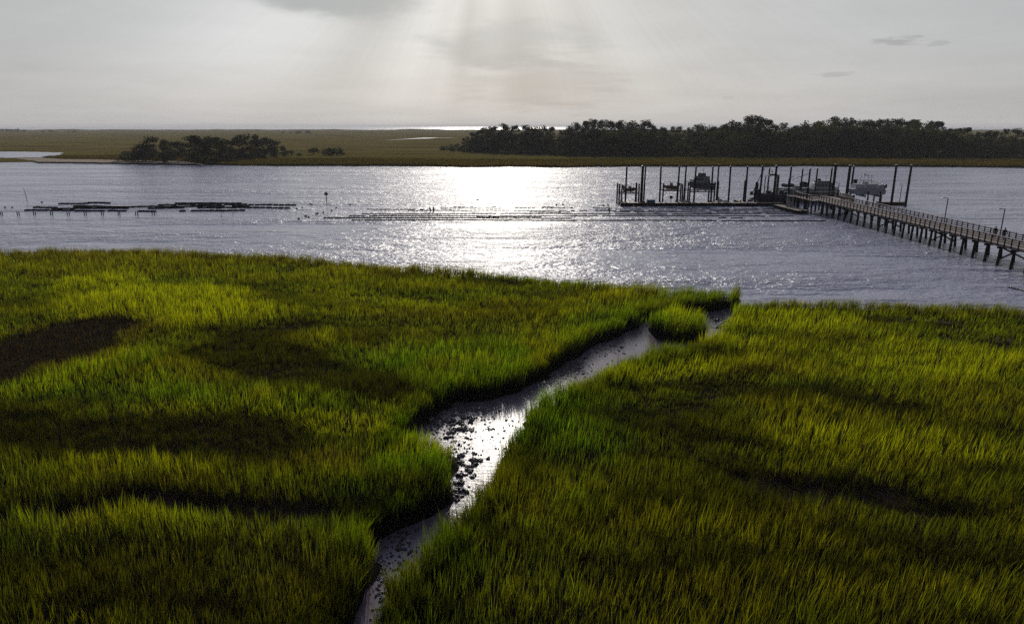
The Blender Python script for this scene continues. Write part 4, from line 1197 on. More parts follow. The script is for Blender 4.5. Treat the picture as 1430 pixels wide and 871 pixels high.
mt = MB().tube([(-.6, 0, 4.2), (-.6, 0, 5.3)], .05, 6).build('mast', M['darksteel'], t, local=True)
MB().box((-.6, 0, 5.2), (.25, .9, .12)).build('radar_bar', M['hullwhite'], mt, local=True)
MB().box((2.7, 0, 2.3), (1.1, 1.0, .35), taper=.6).build('bow_locker', M['hullwhite'], t, local=True)
br = MB()
for s_ in (-1, 1):
    for k_ in range(4): br.tube([(1.4 + k_ * .6, s_ * (1.15 - k_ * .25), 1.95 + k_ * .1), (1.4 + k_ * .6, s_ * (1.15 - k_ * .25), 2.7 + k_ * .08)], .025, 5)
    br.tube([(1.4, s_ * 1.15, 2.7), (3.2, s_ * .4, 2.94)], .03, 5)
br.build('bow_rail', M['steel'], t, local=True)
# life ring post, deck box, cleat boxes
q = Vector((X_(936.5, 171), 170.6, .74))
t = thing('life_ring_stand', 'life ring hung on a low post on the long dock under the white boat', 'life ring', tuple(q))
MB().box((0, 0, .5), (.12, .12, 1.0)).build('post', M['wood'], t, local=True)
MB().ring((0, -.12, 1.25), .34, .10).build('ring', M['orange'], t, local=True)
MB().box((0, 0, 1.25), (.5, .05, .5)).build('backing_board', M['darksteel'], t, local=True)
q = Vector((X_(908.8, 170.5), 170.2, .74))
t = thing('dock_box', 'blue grey storage box with flat lid on the long dock', 'storage box', tuple(q))
MB().box((0, 0, .34), (2.0, .8, .68)).build('box_body', M['blue'], t, local=True)
MB().box((0, 0, .73), (2.1, .9, .09), taper=.96).build('lid', M['blue'], t, local=True)
def utility(px, Y, label, h=1.1):
    q = Vector((X_(px, Y), Y, .74))
    t = thing('power_pedestal', label, 'power pedestal', tuple(q))
    MB().box((0, 0, h / 2), (.3, .3, h), taper=.85).build('body', M['steel'], t, local=True)
    MB().box((0, 0, h + .05), (.36, .36, .1), taper=.5).build('cap', M['hullgrey'], t, local=True)
utility(868.5, 170.6, 'power pedestal at the left end of the long dock', 1.2)
utility(1003.5, 170.8, 'power pedestal near the coiled gear right of the cabin boat', 1.3)
utility(1034.5, 170.8, 'small power pedestal left of the workboat', .7)
def kayak(px, Y, L, rz, label, m_='hullwhite'):
    t = thing('skiff', label, 'dinghy', (X_(px, Y), Y, .78), rz=R(rz))
    hull(L, .9, .35, .45).build('hull', M[m_], t, local=True)
    MB().box((-.3, 0, .3), (.25, .7, .05)).build('thwart', M['wood'], t, local=True)
kayak(957, 171.2, 2.6, 160, 'small upturned looking dinghy lying on the dock left of the cabin boat')
kayak(1010, 171.3, 2.8, 165, 'small pale dinghy lying on the dock right of the cabin boat')

def crate(px, Y, sx_, sy_, sz_, m_, label):
    t = thing('crate', label, 'crate', (X_(px, Y), Y, .76), 'crates standing on the docks', R(random.uniform(-15, 15)))
    MB().box((0, 0, sz_ / 2), (sx_, sy_, sz_), taper=.96).build('crate_body', M[m_], t, local=True)
    MB().box((0, 0, sz_ + .02), (sx_ * 1.04, sy_ * 1.04, .05)).build('crate_lid', M['wood'], t, local=True)
crate(1047, 171.8, .9, .7, .55, 'wood', 'wooden crate on the finger dock just left of the workboat bow')
crate(1049.5, 173.2, .7, .7, .8, 'darksteel', 'dark upright crate behind the wooden one near the workboat bow')
crate(1006, 172.6, .8, .6, .5, 'darksteel', 'dark low crate on the finger dock right of the cabin boat')
crate(899, 170.3, .6, .5, .4, 'orange', 'small orange crate between the thick piling and the blue box')
def ladder(px, label):
    x = X_(px, 169.0, .3)
    t = thing('dock_ladder', label, 'ladder', (x, 169.0, .3), 'ladders on the front of the long dock')
    for s_ in (-.2, .2): MB().tube([(s_, 0, -.9), (s_, 0, .9), (s_, .2, 1.15), (s_, .4, .9)], .025, 5).build('side_rail', M['steel'], t, local=True)
    for k_ in range(5): MB().tube([(-.2, 0, -.7 + k_ * .3), (.2, 0, -.7 + k_ * .3)], .02, 5).build('rung', M['steel'], t, local=True)
ladder(930, 'dock ladder on the front edge below the white skiff')
ladder(1025, 'dock ladder on the front edge left of the workboat')
def rope(a, c, sag, label):
    a = Vector(a); c = Vector(c); n = 10
    pts = [a.lerp(c, i / n) - Vector((0, 0, sag * 4 * (i / n) * (1 - i / n))) for i in range(n + 1)]
    tag(MB().tube(pts, .03, 5).build('mooring_rope', M['float']), label, 'rope', 'mooring ropes of the boats')
rope((X_(1054, 174.5), 174.0, 2.4), (X_(1041, 171.5), 171.6, 1.1), .35, 'mooring rope from the workboat bow to the piling on its left')
rope((X_(1099, 173.5), 173.4, 2.2), (X_(1099.5, 173), 172.9, 3.4), .1, 'mooring rope at the workboat stern')
rope((X_(1061, 171.4), 171.3, 5.2), (X_(1079, 171.4), 171.3, 5.0), .6, 'slack rope hung between the two pilings before the workboat')
rope((X_(1001, 175.8), 175.8, 4.6), (X_(1017, 171.5), 171.5, 3.6), .7, 'slack rope between the leaning piling and the lone one')

# workboat with mast, boom and arch
Yw = 174.8
t = thing('workboat', 'dark steel workboat with mast, boom and pipe arch moored behind the dock', 'boat', (X_(1078, Yw), Yw, -.25), rz=R(180))
hull(9.4, 3.2, 2.5, .3, .15, sheer=.18).build('hull', M['hulldark'], t, local=True)
MB().tube([(-4.2, -1.62, 2.2), (3.6, -1.4, 2.45)], .12, 6).build('rub_rail', M['float'], t, local=True)
for k_ in range(5): MB().ring((-3.4 + k_ * 1.5, -1.72, 1.55), .26, .12, n=12).build('fender_tyre', M['engine'], t, local=True)
mt = MB().tube([(3.0, 0, 2.2), (3.0, 0, 8.6)], [.13, .08], 8).build('mast', M['darksteel'], t, local=True)
MB().box((3.0, 0, 8.55), (.9, .12, .12)).box((2.7, 0, 8.8), (.4, .3, .3)).build('mast_light', M['hullwhite'], mt, local=True)
MB().tube([(4.9, 0, 3.2), (3.1, 0, 8.0)], .09, 6).build('boom', M['darksteel'], t, local=True)
MB().tube([(3.6, 0, 2.6), (3.05, 0, 6.4)], .05, 6).build('stay', M['darksteel'], t, local=True)
MB().box((3.9, 0, 3.2), (1.3, 1.5, 1.3), taper=.85).build('winch_house', M['hulldark'], t, local=True)
MB().box((5.3, 0, 2.9), (.8, .8, .9), taper=.7).build('bow_roller', M['darksteel'], t, local=True)
for yy in (-1.0, 1.0):
    MB().tube([(-.9, yy, 2.2), (-.9, yy, 7.1), (-.6, yy, 7.5), (1.3, yy, 7.35), (1.75, yy, 6.8), (1.75, yy, 2.2)], .13, 8).build('arch', M['darksteel'], t, local=True)
MB().tube([(-.9, -1, 7.3), (-.9, 1, 7.3)], .13, 8).build('arch_tie', M['darksteel'], t, local=True)
MB().tube([(1.5, -1, 7.3), (1.5, 1, 7.3)], .10, 8).build('arch_tie', M['darksteel'], t, local=True)
MB().tube([(.2, -1, 7.45), (.2, -1, 8.1)], .05, 6).box((.2, -1, 8.2), (.3, .3, .22)).build('arch_lamp', M['darksteel'], t, local=True)
MB().box((-.95, 0, 4.8), (.45, .9, 5.0)).build('exhaust_stack', M['hulldark'], t, local=True)
for k_, (xx, hh_, ww) in enumerate(((1.0, 1.2, 1.0), (-.1, .8, .8), (-2.2, 1.3, 1.2), (-3.4, .9, 1.0))):
    MB().box((xx, -.2, 2.35 + hh_ / 2), (ww, 1.2, hh_), taper=.9).build('deck_gear_box', M['darksteel' if k_ % 2 else 'hulldark'], t, local=True)
    MB().tube([(xx, -1.0, 2.3), (xx, -1.0, 3.3 + .2 * k_)], .06, 6).build('bollard', M['darksteel'], t, local=True)
for k_ in range(5): MB().tube([(.6 - k_ * .75, -1.25, 2.3), (.6 - k_ * .75, -1.25, 4.0)], .035, 5).build('rail_stanchion', M['steel'], t, local=True)
MB().tube([(.6, -1.25, 4.0), (-2.4, -1.25, 4.0)], .04, 5).build('rail', M['steel'], t, local=True)

# long grey trawler with wheelhouse behind
Yt = 181.0
t = thing('trawler', 'long grey trawler with wheelhouse at its right end behind the workboat', 'boat', (X_(1129, Yt), Yt, -.5), rz=0)
hull(15.5, 4.0, 3.6, .25, .15, sheer=.12).build('hull', M['hullgrey'], t, local=True)
MB().tube([(-7.6, -2.05, 3.9), (5.5, -2.05, 4.1)], .09, 6).build('rub_rail', M['hullwhite'], t, local=True)
wh = MB().loft([[(1.0, -1.5, 3.4), (5.4, -1.5, 3.4), (5.4, 1.5, 3.4), (1.0, 1.5, 3.4)], [(1.2, -1.4, 5.0), (5.3, -1.4, 5.0), (5.3, 1.4, 5.0), (1.2, 1.4, 5.0)], [(1.5, -1.25, 5.7), (4.8, -1.25, 5.7), (4.8, 1.25, 5.7), (1.5, 1.25, 5.7)]]).build('wheelhouse', M['hullgrey'], t, local=True)
MB().box((3.15, 0, 5.77), (4.0, 2.9, .12)).build('wheelhouse_roof', M['hullgrey'], wh, local=True)
for k_ in range(4): MB().box((1.8 + k_ * .95, -1.42, 4.75), (.6, .12, .55)).build('window', M['glass'], wh, local=True)
MB().box((2.2, 0, 6.05), (1.1, .7, .45), taper=.7).build('life_raft_canister', M['engine'], t, local=True)
MB().tube([(1.9, .3, 5.8), (1.9, .3, 7.7)], .05, 6).build('aerial', M['darksteel'], t, local=True)
MB().tube([(4.2, .3, 5.8), (4.2, .3, 7.0)], .05, 6).box((4.2, .3, 7.1), (.8, .2, .16)).build('radar', M['hullwhite'], t, local=True)
MB().box((-3.2, -.6, 4.0), (2.0, 1.4, .9), taper=.9).build('net_hatch', M['hulldark'], t, local=True)
for k_ in range(8): MB().tube([(-7.2 + k_ * .95, -1.95, 3.8), (-7.2 + k_ * .95, -1.95, 4.8)], .035, 5).build('rail_stanchion', M['steel'], t, local=True)
MB().tube([(-7.2, -1.95, 4.8), (-.5, -1.95, 4.8)], .04, 5).build('rail', M['steel'], t, local=True)
MB().tube([(-5.6, 0, 3.6), (-5.6, 0, 6.2), (-4.4, 0, 6.9)], .08, 6).build('davit', M['darksteel'], t, local=True)

for k_, (xx, r_) in enumerate(((-1.6, .7), (-5.0, .5), (-6.6, .45))):
    MB().tube([(xx, -1.3, 4.1 + r_), (xx, 1.0, 4.1 + r_)], r_, 12).build('net_drum', M['pile'], t, local=True)
MB().tube([(-.4, 0, 3.6), (-.4, 0, 8.2)], [.12, .07], 8).tube([(-.4, 0, 7.6), (-4.8, 0, 6.0)], .06, 6).tube([(-.4, 0, 8.1), (-7.4, 0, 3.9)], .03, 5).build('mast_and_boom', M['darksteel'], t, local=True)
# low dark barge with davit between the trawler and the catamaran
Yb_ = 172.5
t = thing('barge', 'low brown topped barge with a gallows frame left of the catamaran', 'barge', (X_(1171, Yb_), Yb_, .0), rz=0)
MB().box((0, 0, 1.1), (6.0, 3.0, 1.8)).build('hull', M['hulldark'], t, local=True)
MB().box((0, 0, 2.06), (6.1, 3.1, .12)).build('deck', M['hullbrown'], t, local=True)
MB().tube([(-2.3, -.6, 2.1), (-2.3, -.6, 5.4), (-.6, -.6, 5.4), (-.6, -.6, 2.1)], .10, 6).build('gallows_frame', M['darksteel'], t, local=True)
MB().box((-.6, -.6, 2.9), (.5, .5, 1.6)).build('winch', M['engine'], t, local=True)
MB().box((1.5, -.3, 2.45), (1.6, 1.0, .65), taper=.8).build('deck_locker', M['hullgrey'], t, local=True)

# catamaran on its lift
Yc = 165.5
zc_ = zat(Yc, 271.5)
t = thing('catamaran', 'grey catamaran workboat with pipe canopy and twin black outboards on a lift', 'boat', (X_(1207, Yc), Yc, zc_), rz=R(180))
for yy in (-1.15, 1.15):
    hb = hull(8.0, .95, 1.15, .28, .1, sheer=.1); hb.v = [(a, b_ + yy, c) for a, b_, c in hb.v]; hb.build('hull', M['hullpale'], t, local=True)
MB().box((0.1, 0, 1.3), (7.4, 3.0, .22)).build('deck', M['hullpale'], t, local=True)
sd_ = MB()
for yy in (-1.5, 1.5): sd_.box((-.2, yy, 1.85), (6.6, .06, .95))
sd_.box((3.1, 0, 1.85), (.06, 2.9, .95)).build('bulwark', M['hullpale'], t, local=True)
for k_ in range(6): MB().box((-2.9 + k_ * 1.15, 1.56, 1.9), (.08, .06, .95)).build('bulwark_rib', M['hullwhite'], t, local=True)
for k_, xx in enumerate((2.4, 1.2, -1.9)): MB().box((xx, 1.58, 1.95), (.8, .05, .5)).build('side_panel', M['hullwhite'], t, local=True)
cn = MB()
for xx in (-.6, 1.1):
    for yy in (-.9, .9): cn.tube([(xx * 1.25, yy, 1.4), (xx, yy * .8, 4.6)], .05, 6)
for yy in (-.9, .9):
    cn.tube([(-1.1, yy, 3.3), (1.8, yy, 3.3)], .04, 6); cn.tube([(-.6, yy * .8, 4.5), (1.1, yy * .8, 4.5)], .04, 6)
for xx in (-.6, 1.1): cn.tube([(xx, -.72, 4.5), (xx, .72, 4.5)], .04, 6)
cn.build('canopy_frame', M['steel'], t, local=True)
MB().box((.7, -.1, 4.7), (.5, .5, .35), taper=.6).build('spot_light', M['hullpale'], t, local=True)
MB().box((.3, 0, 2.3), (1.1, 1.0, 1.5), taper=.85).build('console', M['hullpale'], t, local=True)
MB().box((3.1, .6, 3.15), (.75, .5, .95)).build('equipment_box', M['engine'], t, local=True)
ar = MB()
for yy in (-1.4, 1.4): ar.tube([(-1.5, yy, 2.3), (-1.8, yy, 2.75), (-3.2, yy, 2.7), (-3.5, yy, 2.1)], .04, 6)
ar.build('stern_rail', M['steel'], t, local=True)
outboard(t, -4.15, .62, .9, 1.15); outboard(t, -4.25, -.62, .9, 1.15)
t = thing('boat_lift', 'boat lift of dark posts under the grey catamaran', 'boat lift', (X_(1214, Yc), Yc, 0), 'boat lifts behind the long dock')
for px in (1201, 1221):
    MB().box((X_(px, Yc), Yc, zc_ - .22), (.3, 4.4, .36)).build('cradle_beam', M['pile'], t)
for px, dy in ((1188, -1.9), (1211, -2.2), (1228, -2.2), (1192, 2.2), (1220, 2.4), (1230, 2.3)):
    xx = X_(px, Yc + dy); top_ = zc_ + (.9 if px in (1228, 1211) else -.4)
    MB().tube([(xx, Yc + dy, -1.5), (xx, Yc + dy, top_)], [.2, .17], 8).build('lift_post', M['pile'], t)

# ------------------------------------------------------------------ oyster farm: floating bags on lines
bagm = MB().loft([[(-.5 * k_, y_ * (.30 if k_ else 1), z_) for y_, z_ in ((-.9, -.05), (-1, .06), (-.7, .17), (.7, .17), (1, .06), (.9, -.05))] for k_ in (1, )] +
                 [[(x_, y_ * .30 * s_, z_ * (1.0 if s_ > .9 else .85)) for y_, z_ in ((-.9, -.05), (-1, .07), (-.7, .2), (.7, .2), (1, .07), (.9, -.05))] for x_, s_ in ((-.44, 1.05), (0, 1.1), (.44, 1.05))] +
                 [[(.5, y_ * .30, z_) for y_, z_ in ((-.9, -.05), (-1, .06), (-.7, .17), (.7, .17), (1, .06), (.9, -.05))]]).mesh('oyster_bag', M['bag'])
def bag(px, py, row, group, sc_=1.0):
    py += .28 * math.sin(px * .021 + len(row)) + .12 * math.sin(px * .083)
    bag_n[row] = bag_n.get(row, 0) + 1
    label = f"black oyster bag, {ORD(bag_n[row])} from the left in the {row}"
    q = P(px, py, 0.05)
    o = link('oyster_bag', bagm, None, (q.x, q.y, .03 + random.uniform(-.02, .03)), (random.uniform(-.06, .06), random.uniform(-.04, .04), random.uniform(-.06, .06)), (sc_, (1.6 if sc_ > 1.2 else .75) * random.uniform(.9, 1.1), 1.25 if sc_ > 1.2 else .62))
    tag(o, label, 'oyster bag', group)
bag_n = {}
left_rows = [
    ('back row of the left cluster', [(83, 121, 284.9), (123, 146, 283.7), (147, 152, 283.9), (245, 273, 283.8), (275, 296, 284.0), (298, 340, 284.1)]),
    ('second row of the left cluster', [(48, 78, 290.2), (104, 128, 289.3), (222, 248, 286.3), (250, 275, 286.0), (277, 312, 286.2), (314, 345, 285.9), (348, 412, 286.3)]),
    ('third row of the left cluster', [(104, 140, 288.3), (142, 190, 288.8), (192, 222, 288.4), (224, 262, 288.6), (264, 312, 288.4), (325, 345, 288.4)]),
    ('fourth row of the left cluster', [(74, 104, 291.4), (106, 130, 290.9), (132, 178, 290.9), (208, 232, 291.2), (234, 262, 290.6), (277, 306, 290.8), (308, 345, 290.2), (347, 402, 290.4)]),
    ('front row of the left cluster', [(36, 68, 294.0), (72, 104, 294.3), (106, 150, 294.9), (152, 178, 294.5), (194, 220, 295.2), (252, 262, 294.6), (268, 290, 294.8), (292, 316, 294.6), (318, 344, 294.3)])]
nbag = 0
for nm, segs_ in left_rows:
    for a, c, y in segs_:
        x = a + 3
        while x < c:
            bag(x, y + random.uniform(-.2, .2), nm, f"oyster bags in the {nm}", 1.201); nbag += 1
            x += random.choice([8.0, 8.1, 8.3, 8.8])
mid_rows = [  # near rows first
    ('nearest long middle row', 307.2, 494, 1152, .03), ('second nearest long middle row', 304.2, 455, 1000, .04)]
for nm, y, a, c, gap in mid_rows:
    x = a
    while x < c and nbag < 300:
        if random.random() > gap:
            bag(x, y + (x - 500) * .0016 + random.uniform(-.12, .12), nm, f"oyster bags in the {nm}", .93); nbag += 1
        x += 6.3
# the remaining far bags, past the limit, as one real mesh
b = MB()
tv = [tuple(v.co) for v in bagm.vertices]; tf = [tuple(f.vertices) for f in bagm.polygons]
def bag_into(px, py):
    py += .30 * math.sin(px * .019 + round(py)) + .12 * math.sin(px * .09 + round(py))
    q = P(px, py, .05); b.add([(q.x + v[0] * .86, q.y + v[1] * .6, v[2] * .6 + .02) for v in tv], tf)
for y, segs_, gap in ((304.2, [(1006, 1035)], .1), (301.4, [(490, 1108)], .03), (298.6, [(502, 1112)], .04), (302.6, [(668, 762)], .05), (296.2, [(742, 800), (860, 1116)], .08), (294.0, [(572, 1092)], .12), (292.2, [(515, 590), (1010, 1080)], .1), (290.6, [(618, 700), (722, 745), (758, 800), (830, 850), (920, 990)], .12), (288.8, [(636, 660), (690, 705), (760, 772)], .3)):
    for a, c in segs_:
        x = a
        while x < c:
            if random.random() > gap: bag_into(x, y + random.uniform(-.15, .15))
            x += 5.7
far_b = b.build('oyster_bag', M['bag'])
tag(far_b, 'many rows of black oyster bags on the far lines between the glare and the dock', 'oyster bags', kind='stuff')
print('bags', nbag)
# lines (ropes) of the farm
for py, a, c, lb in ((285.2, 150, 345, 'thin dark line behind the left cluster of oyster bags'), (287.6, 36, 90, 'thin dark line at the left end of the left oyster cluster')):
    q0 = P(a, py, .02); q1 = P(c, py + (c - a) * .0016 * (py > 300), .02)
    n = 24; pts = [q0.lerp(q1, i / n) + Vector((0, .15 * math.sin(i * 1.7), .015 * math.sin(i))) for i in range(n + 1)]
    tag(MB().tube(pts, .022, 5).build('mooring_line', M['bag']), lb, 'rope')
# stakes beside the left cluster
def stake(px, by, ty, label, group, r0=.07, lean=0.0, name='wooden_stake'):
    q = P(px, by, 0); top = zat(q.y, ty)
    o = MB().tube([(0, 0, -1.4), (lean * .5, .02, top * .5), (lean, 0, top)], [r0, r0 * .95, r0 * .7], 6).mesh(name, M['pile'])
    tag(link(name, o, None, (q.x, q.y, 0)), label, 'stake', group)
GS = 'short stakes in pairs along the front of the left oyster cluster'
for k_, (a, c) in enumerate(((1, 3.5), (24.3, 27), (47.3, 49.8), (70.8, 73.6), (94, 96.8), (117.8, 120.6), (142, 144.4), (165.3, 167.6), (189.5, 192), (212.6, 215.8, ))):
    for s_, xx in (('left', a), ('right', c)):
        stake(xx, 300.2 + random.uniform(-.4, .4), 295.2, f"{s_} stake of the {ORD(k_ + 1)} pair from the left beside the left oyster cluster", GS, .11)
for px, by, ty, lb in ((218.5, 299, 295.5, 'leaning stake right of the last pair beside the left oyster cluster'), (193.6, 304, 299, 'thin low stake in front of the second to last stake pair'), (309.5, 304.5, 297.5, 'thin stake in open water below the left oyster cluster'), (325, 301, 296.5, 'thin stake right of the other open water stake')):
    stake(px, by, ty, lb, 'lone stakes around the left oyster cluster', .05, .1)
stake(38.5, 281, 262.5, 'tall thin slanting pole standing in the river at the far left', 'lone stakes around the left oyster cluster', .07, -.45, 'thin_pole')
# channel marker
q = P(456.5, 284.5, 0); top = zat(q.y, 269.0)
t = thing('channel_marker', 'channel marker with teal board on a thin post in open water', 'marker', tuple(q))
MB().tube([(0, 0, -1.4), (0, 0, top)], [.12, .09], 8).build('post', M['pile'], t, local=True)
MB().loft([[(x_ * .45, y_, top - .35 + z_ * .42) for x_, z_ in ((-1, -.7), (1, -.7), (1, .7), (.6, 1), (-.6, 1), (-1, .7))] for y_ in (-.1, -.04)]).build('board', M['signgreen'], t, local=True)
# buoys
def buoy(px, py, s_, label):
    q = P(px, py, 0)
    t = thing('buoy', label, 'buoy', (q.x, q.y, 0), 'dark floats scattered left of the middle oyster lines')
    MB().tube([(0, 0, -.25), (0, 0, -.05), (0, 0, .1), (0, 0, .2), (0, 0, .25)], [.08, .2 * s_, .24 * s_, .15 * s_, .05], 10).build('float', M['bag'], t, local=True)
    MB().ring((0, 0, .3), .08, .02, n=8, m_=4).build('ring_eye', M['steel'], t, local=True)
for i, (px, py, s_) in enumerate(((414, 292, 1), (422, 290.5, .9), (435, 286, 1.2), (433, 285, .8), (427, 302.5, 1.3), (431, 303.8, 1.2), (417, 306, 1.1), (442, 299.2, 1.3), (444, 298.4, .9), (451.5, 297, 1), (463, 294.5, 1), (469.5, 291, 1), (489, 286.5, 1), (7, 290, 1), (17, 290, .9), (58.5, 282.8, 1.3), (667, 279.3, 1.5), (777, 286.5, 1.1), (786, 286, 1.2), (843, 287.5, 1.4), (849, 286.6, 1.1))):
    where = 'left of the marker' if px < 456 and px > 300 else ('near the left edge' if px < 100 else ('just right of the marker' if px < 500 else 'in the glare'))
    same = [q_ for q_ in range(i)]
    buoy(px, py, s_, f"small dark buoy {where}, " + ('alone beyond the oyster lines' if px == 667 else f"{ORD(i + 1)} of the scattered floats"))

# ------------------------------------------------------------------ people (continuous skinned bodies)
def person(label, loc, rz, shirt, trousers, pose=None, hat=None):
    t = thing('person', label, 'person', loc, rz=rz)
    pose = pose or {}
    bendy = pose.get('bend', 0.0); aL = pose.get('armL', (.12, .05)); aR = pose.get('armR', (.12, .05)); st = pose.get('step', .08)
    def up(z, y=0.0, x=0.0):    # torso bending about the hips
        zz = z - .95; return Vector((x, y + zz * math.sin(bendy), .95 + zz * math.cos(bendy)))
    V = []; E = []; Rr = []
    def v(p_, r_): V.append(Vector(p_)); Rr.append(r_); return len(V) - 1
    pel = v(up(.95), .145); bel = v(up(1.1), .135); chs = v(up(1.32), .16); nk0 = v(up(1.47), .075); nk = v(up(1.53), .058); hd = v(up(1.62, .01), .088); hd2 = v(up(1.70, .005), .092); hd3 = v(up(1.755), .05)
    for a, c in ((pel, bel), (bel, chs), (chs, nk0), (nk0, nk), (nk, hd), (hd, hd2), (hd2, hd3)): E.append((a, c))
    nose = v(up(1.63, .115), .014); E.append((hd, nose))
    for s_ in (-1, 1): ear = v(up(1.63, 0, s_ * .095), .016); E.append((hd, ear))
    arms = []; legs = []
    for s_, (fw, out_) in ((-1, aL), (1, aR)):
        sh = v(up(1.42, 0, s_ * .17), .07); E.append((chs, sh))
        el = v(up(1.42, 0, s_ * .2) + Vector((s_ * out_, fw * .9, -.27)), .045); wr = v(up(1.42, 0, s_ * .2) + Vector((s_ * out_ * .8, fw * 2.2, -.50 + fw * .4)), .03)
        hn = v(V[wr] + Vector((0, fw * .3, -.08)), .032); E.extend([(sh, el), (el, wr), (wr, hn)])
        for i in range(4):
            f1 = v(V[hn] + Vector((0, -.03 + i * .02, -.045)), .010); f2 = v(V[hn] + Vector((-s_ * .01, -.028 + i * .02, -.085 + abs(i - 1.4) * .008)), .008); E.extend([(hn, f1), (f1, f2)])
        th = v(V[hn] + Vector((-s_ * .01, .045, -.02)), .011); th2 = v(V[th] + Vector((-s_ * .005, .015, -.03)), .009); E.extend([(hn, th), (th, th2)])
        arms.append((sh, el, wr))
        hp_ = v((s_ * .10, 0, .88), .10); kn = v((s_ * .11, s_ * st * .6 + .03, .48), .062); an = v((s_ * .12, s_ * st - .02, .08), .042); toe = v((s_ * .13, s_ * st + .15, .035), .035)
        E.extend([(pel, hp_), (hp_, kn), (kn, an), (an, toe)]); legs.append((hp_, kn, an))
    def skin(name, vs, es, rs, m_, root=0, grow=0.0, par=t):
        me = bpy.data.meshes.new(name); me.from_pydata(vs, es, []); me.materials.append(m_)
        o = link(name, me, par)
        lay = me.skin_vertices.new(name='') if hasattr(me.skin_vertices, 'new') and not len(me.skin_vertices) else None
        md = o.modifiers.new('skin', 'SKIN'); md.use_smooth_shade = True
        if not len(me.skin_vertices):
            bm_ = __import__('bmesh').new(); bm_.from_mesh(me); bm_.verts.layers.skin.verify(); bm_.to_mesh(me); bm_.free()
        for i, sv_ in enumerate(me.skin_vertices[0].data):
            sv_.radius = (rs[i] + grow, rs[i] + grow); sv_.use_root = (i == root)
        o.modifiers.new('smooth', 'SUBSURF').levels = 1
        o.modifiers['smooth'].render_levels = 1
        return o
    body = skin('body', V, E, Rr, M['skin'])
    def subset(name, ids, m_, grow, root):
        mp = {q_: i for i, q_ in enumerate(ids)}
        skin(name, [V[q_] for q_ in ids], [(mp[a], mp[c]) for a, c in E if a in mp and c in mp], [Rr[q_] for q_ in ids], m_, mp[root], grow)
    subset('shirt', [pel, bel, chs, nk0] + [q_ for a in arms for q_ in a], M[shirt], .018, chs)
    subset('trousers', [pel] + [q_ for l in legs for q_ in l], M[trousers], .02, pel)
    hr = MB().loft([[tuple(up(z, y_ * rr - .012, x_ * rr)) for x_, y_ in [(math.cos(a), math.sin(a)) for a in np.linspace(0, 6.283, 11)[:-1]]] for z, rr in ((1.64, .100), (1.70, .109), (1.765, .09), (1.80, .045))]).build('hair' if not hat else 'cap', M['hair' if not hat else hat], t, True, local=True)
    return t
person('person in dark clothes leaning on the pier railing, left of the two', (71.3, 100.4, DZ + .01), R(150), 'blackcloth', 'khaki', {'bend': .12})
person('person in a navy jacket walking on the pier beside the lamp post', (71.6, 98.8, DZ + .01), R(-170), 'navy', 'navy', {'armR': (.10, .14), 'armL': (.1, .14), 'step': .16}, 'navy')
q = P(601.3, 296.3, 0); person('left one of two people wading among the oyster lines in the glare', (q.x, q.y, -.45), R(80), 'blackcloth', 'blackcloth', {'bend': .25, 'armL': (.25, .05), 'armR': (.25, .05)})
q = P(605.2, 295.8, 0); person('right one of two people wading among the oyster lines in the glare', (q.x, q.y, -.45), R(-60), 'blackcloth', 'blackcloth', {'bend': .1})
q = P(851, 296.3, 0); person('lone person wading by the oyster lines near the left end of the dock', (q.x, q.y, -.55), R(60), 'blackcloth', 'blackcloth', {'bend': .15, 'armR': (.25, .1)})

# ------------------------------------------------------------------ creek oysters, wrack and small shore things
def blob_mesh(nm, seed, m_):
    r_ = random.Random(seed); V = []; b = MB()
    for k_ in range(4):
        cx_, cy_ = r_.uniform(-.35, .35), r_.uniform(-.3, .3); s_ = r_.uniform(.22, .42); rings = []
        for z, q_ in ((-.25, .9), (0.0, 1.0), (.16, .8), (.30, .35)):
            rings.append([(cx_ + s_ * q_ * math.cos(a) * r_.uniform(.7, 1.25), cy_ + s_ * q_ * math.sin(a) * r_.uniform(.7, 1.25), z * r_.uniform(.7, 1.3)) for a in np.linspace(0, 6.283, 8)[:-1]])
        b.loft(rings)
    return b.mesh(nm, m_)
blobs = [blob_mesh('oyster_clump', i, M['oyster']) for i in range(8)]
groups_px = [  # cx, cy, sx, sy, n, smin, smax, where
    (646, 588, 9, 7, 22, .25, .5, 'in the thick bed in the middle of the creek pool'),
    (636, 600, 10, 8, 16, .25, .5, 'in the bed left of the middle of the creek pool'),
    (600, 580, 14, 10, 16, .2, .4, 'along the muddy left edge of the creek pool'),
    (650, 570, 26, 7, 16, .2, .4, 'at the shaded back of the creek pool'),
    (652, 650, 11, 14, 26, .2, .5, 'beside the big tussock in the lower creek pool'),
    (636, 690, 8, 10, 10, .25, .5, 'below the big tussock in the creek'),
    (680, 590, 14, 22, 14, .08, .18, 'scattered over the bright middle of the creek pool'),
    (795, 507, 14, 5, 18, .2, .4, 'on the bar in the upper reach of the creek'),
    (845, 487, 14, 8, 8, .15, .3, 'scattered in the upper reach of the creek'),
    (565, 755, 10, 12, 8, .15, .35, 'in the narrow lower reach of the creek'),
    (1003, 446, 5, 6, 12, .3, .5, 'at the mouth of the creek right of the round tussock')]
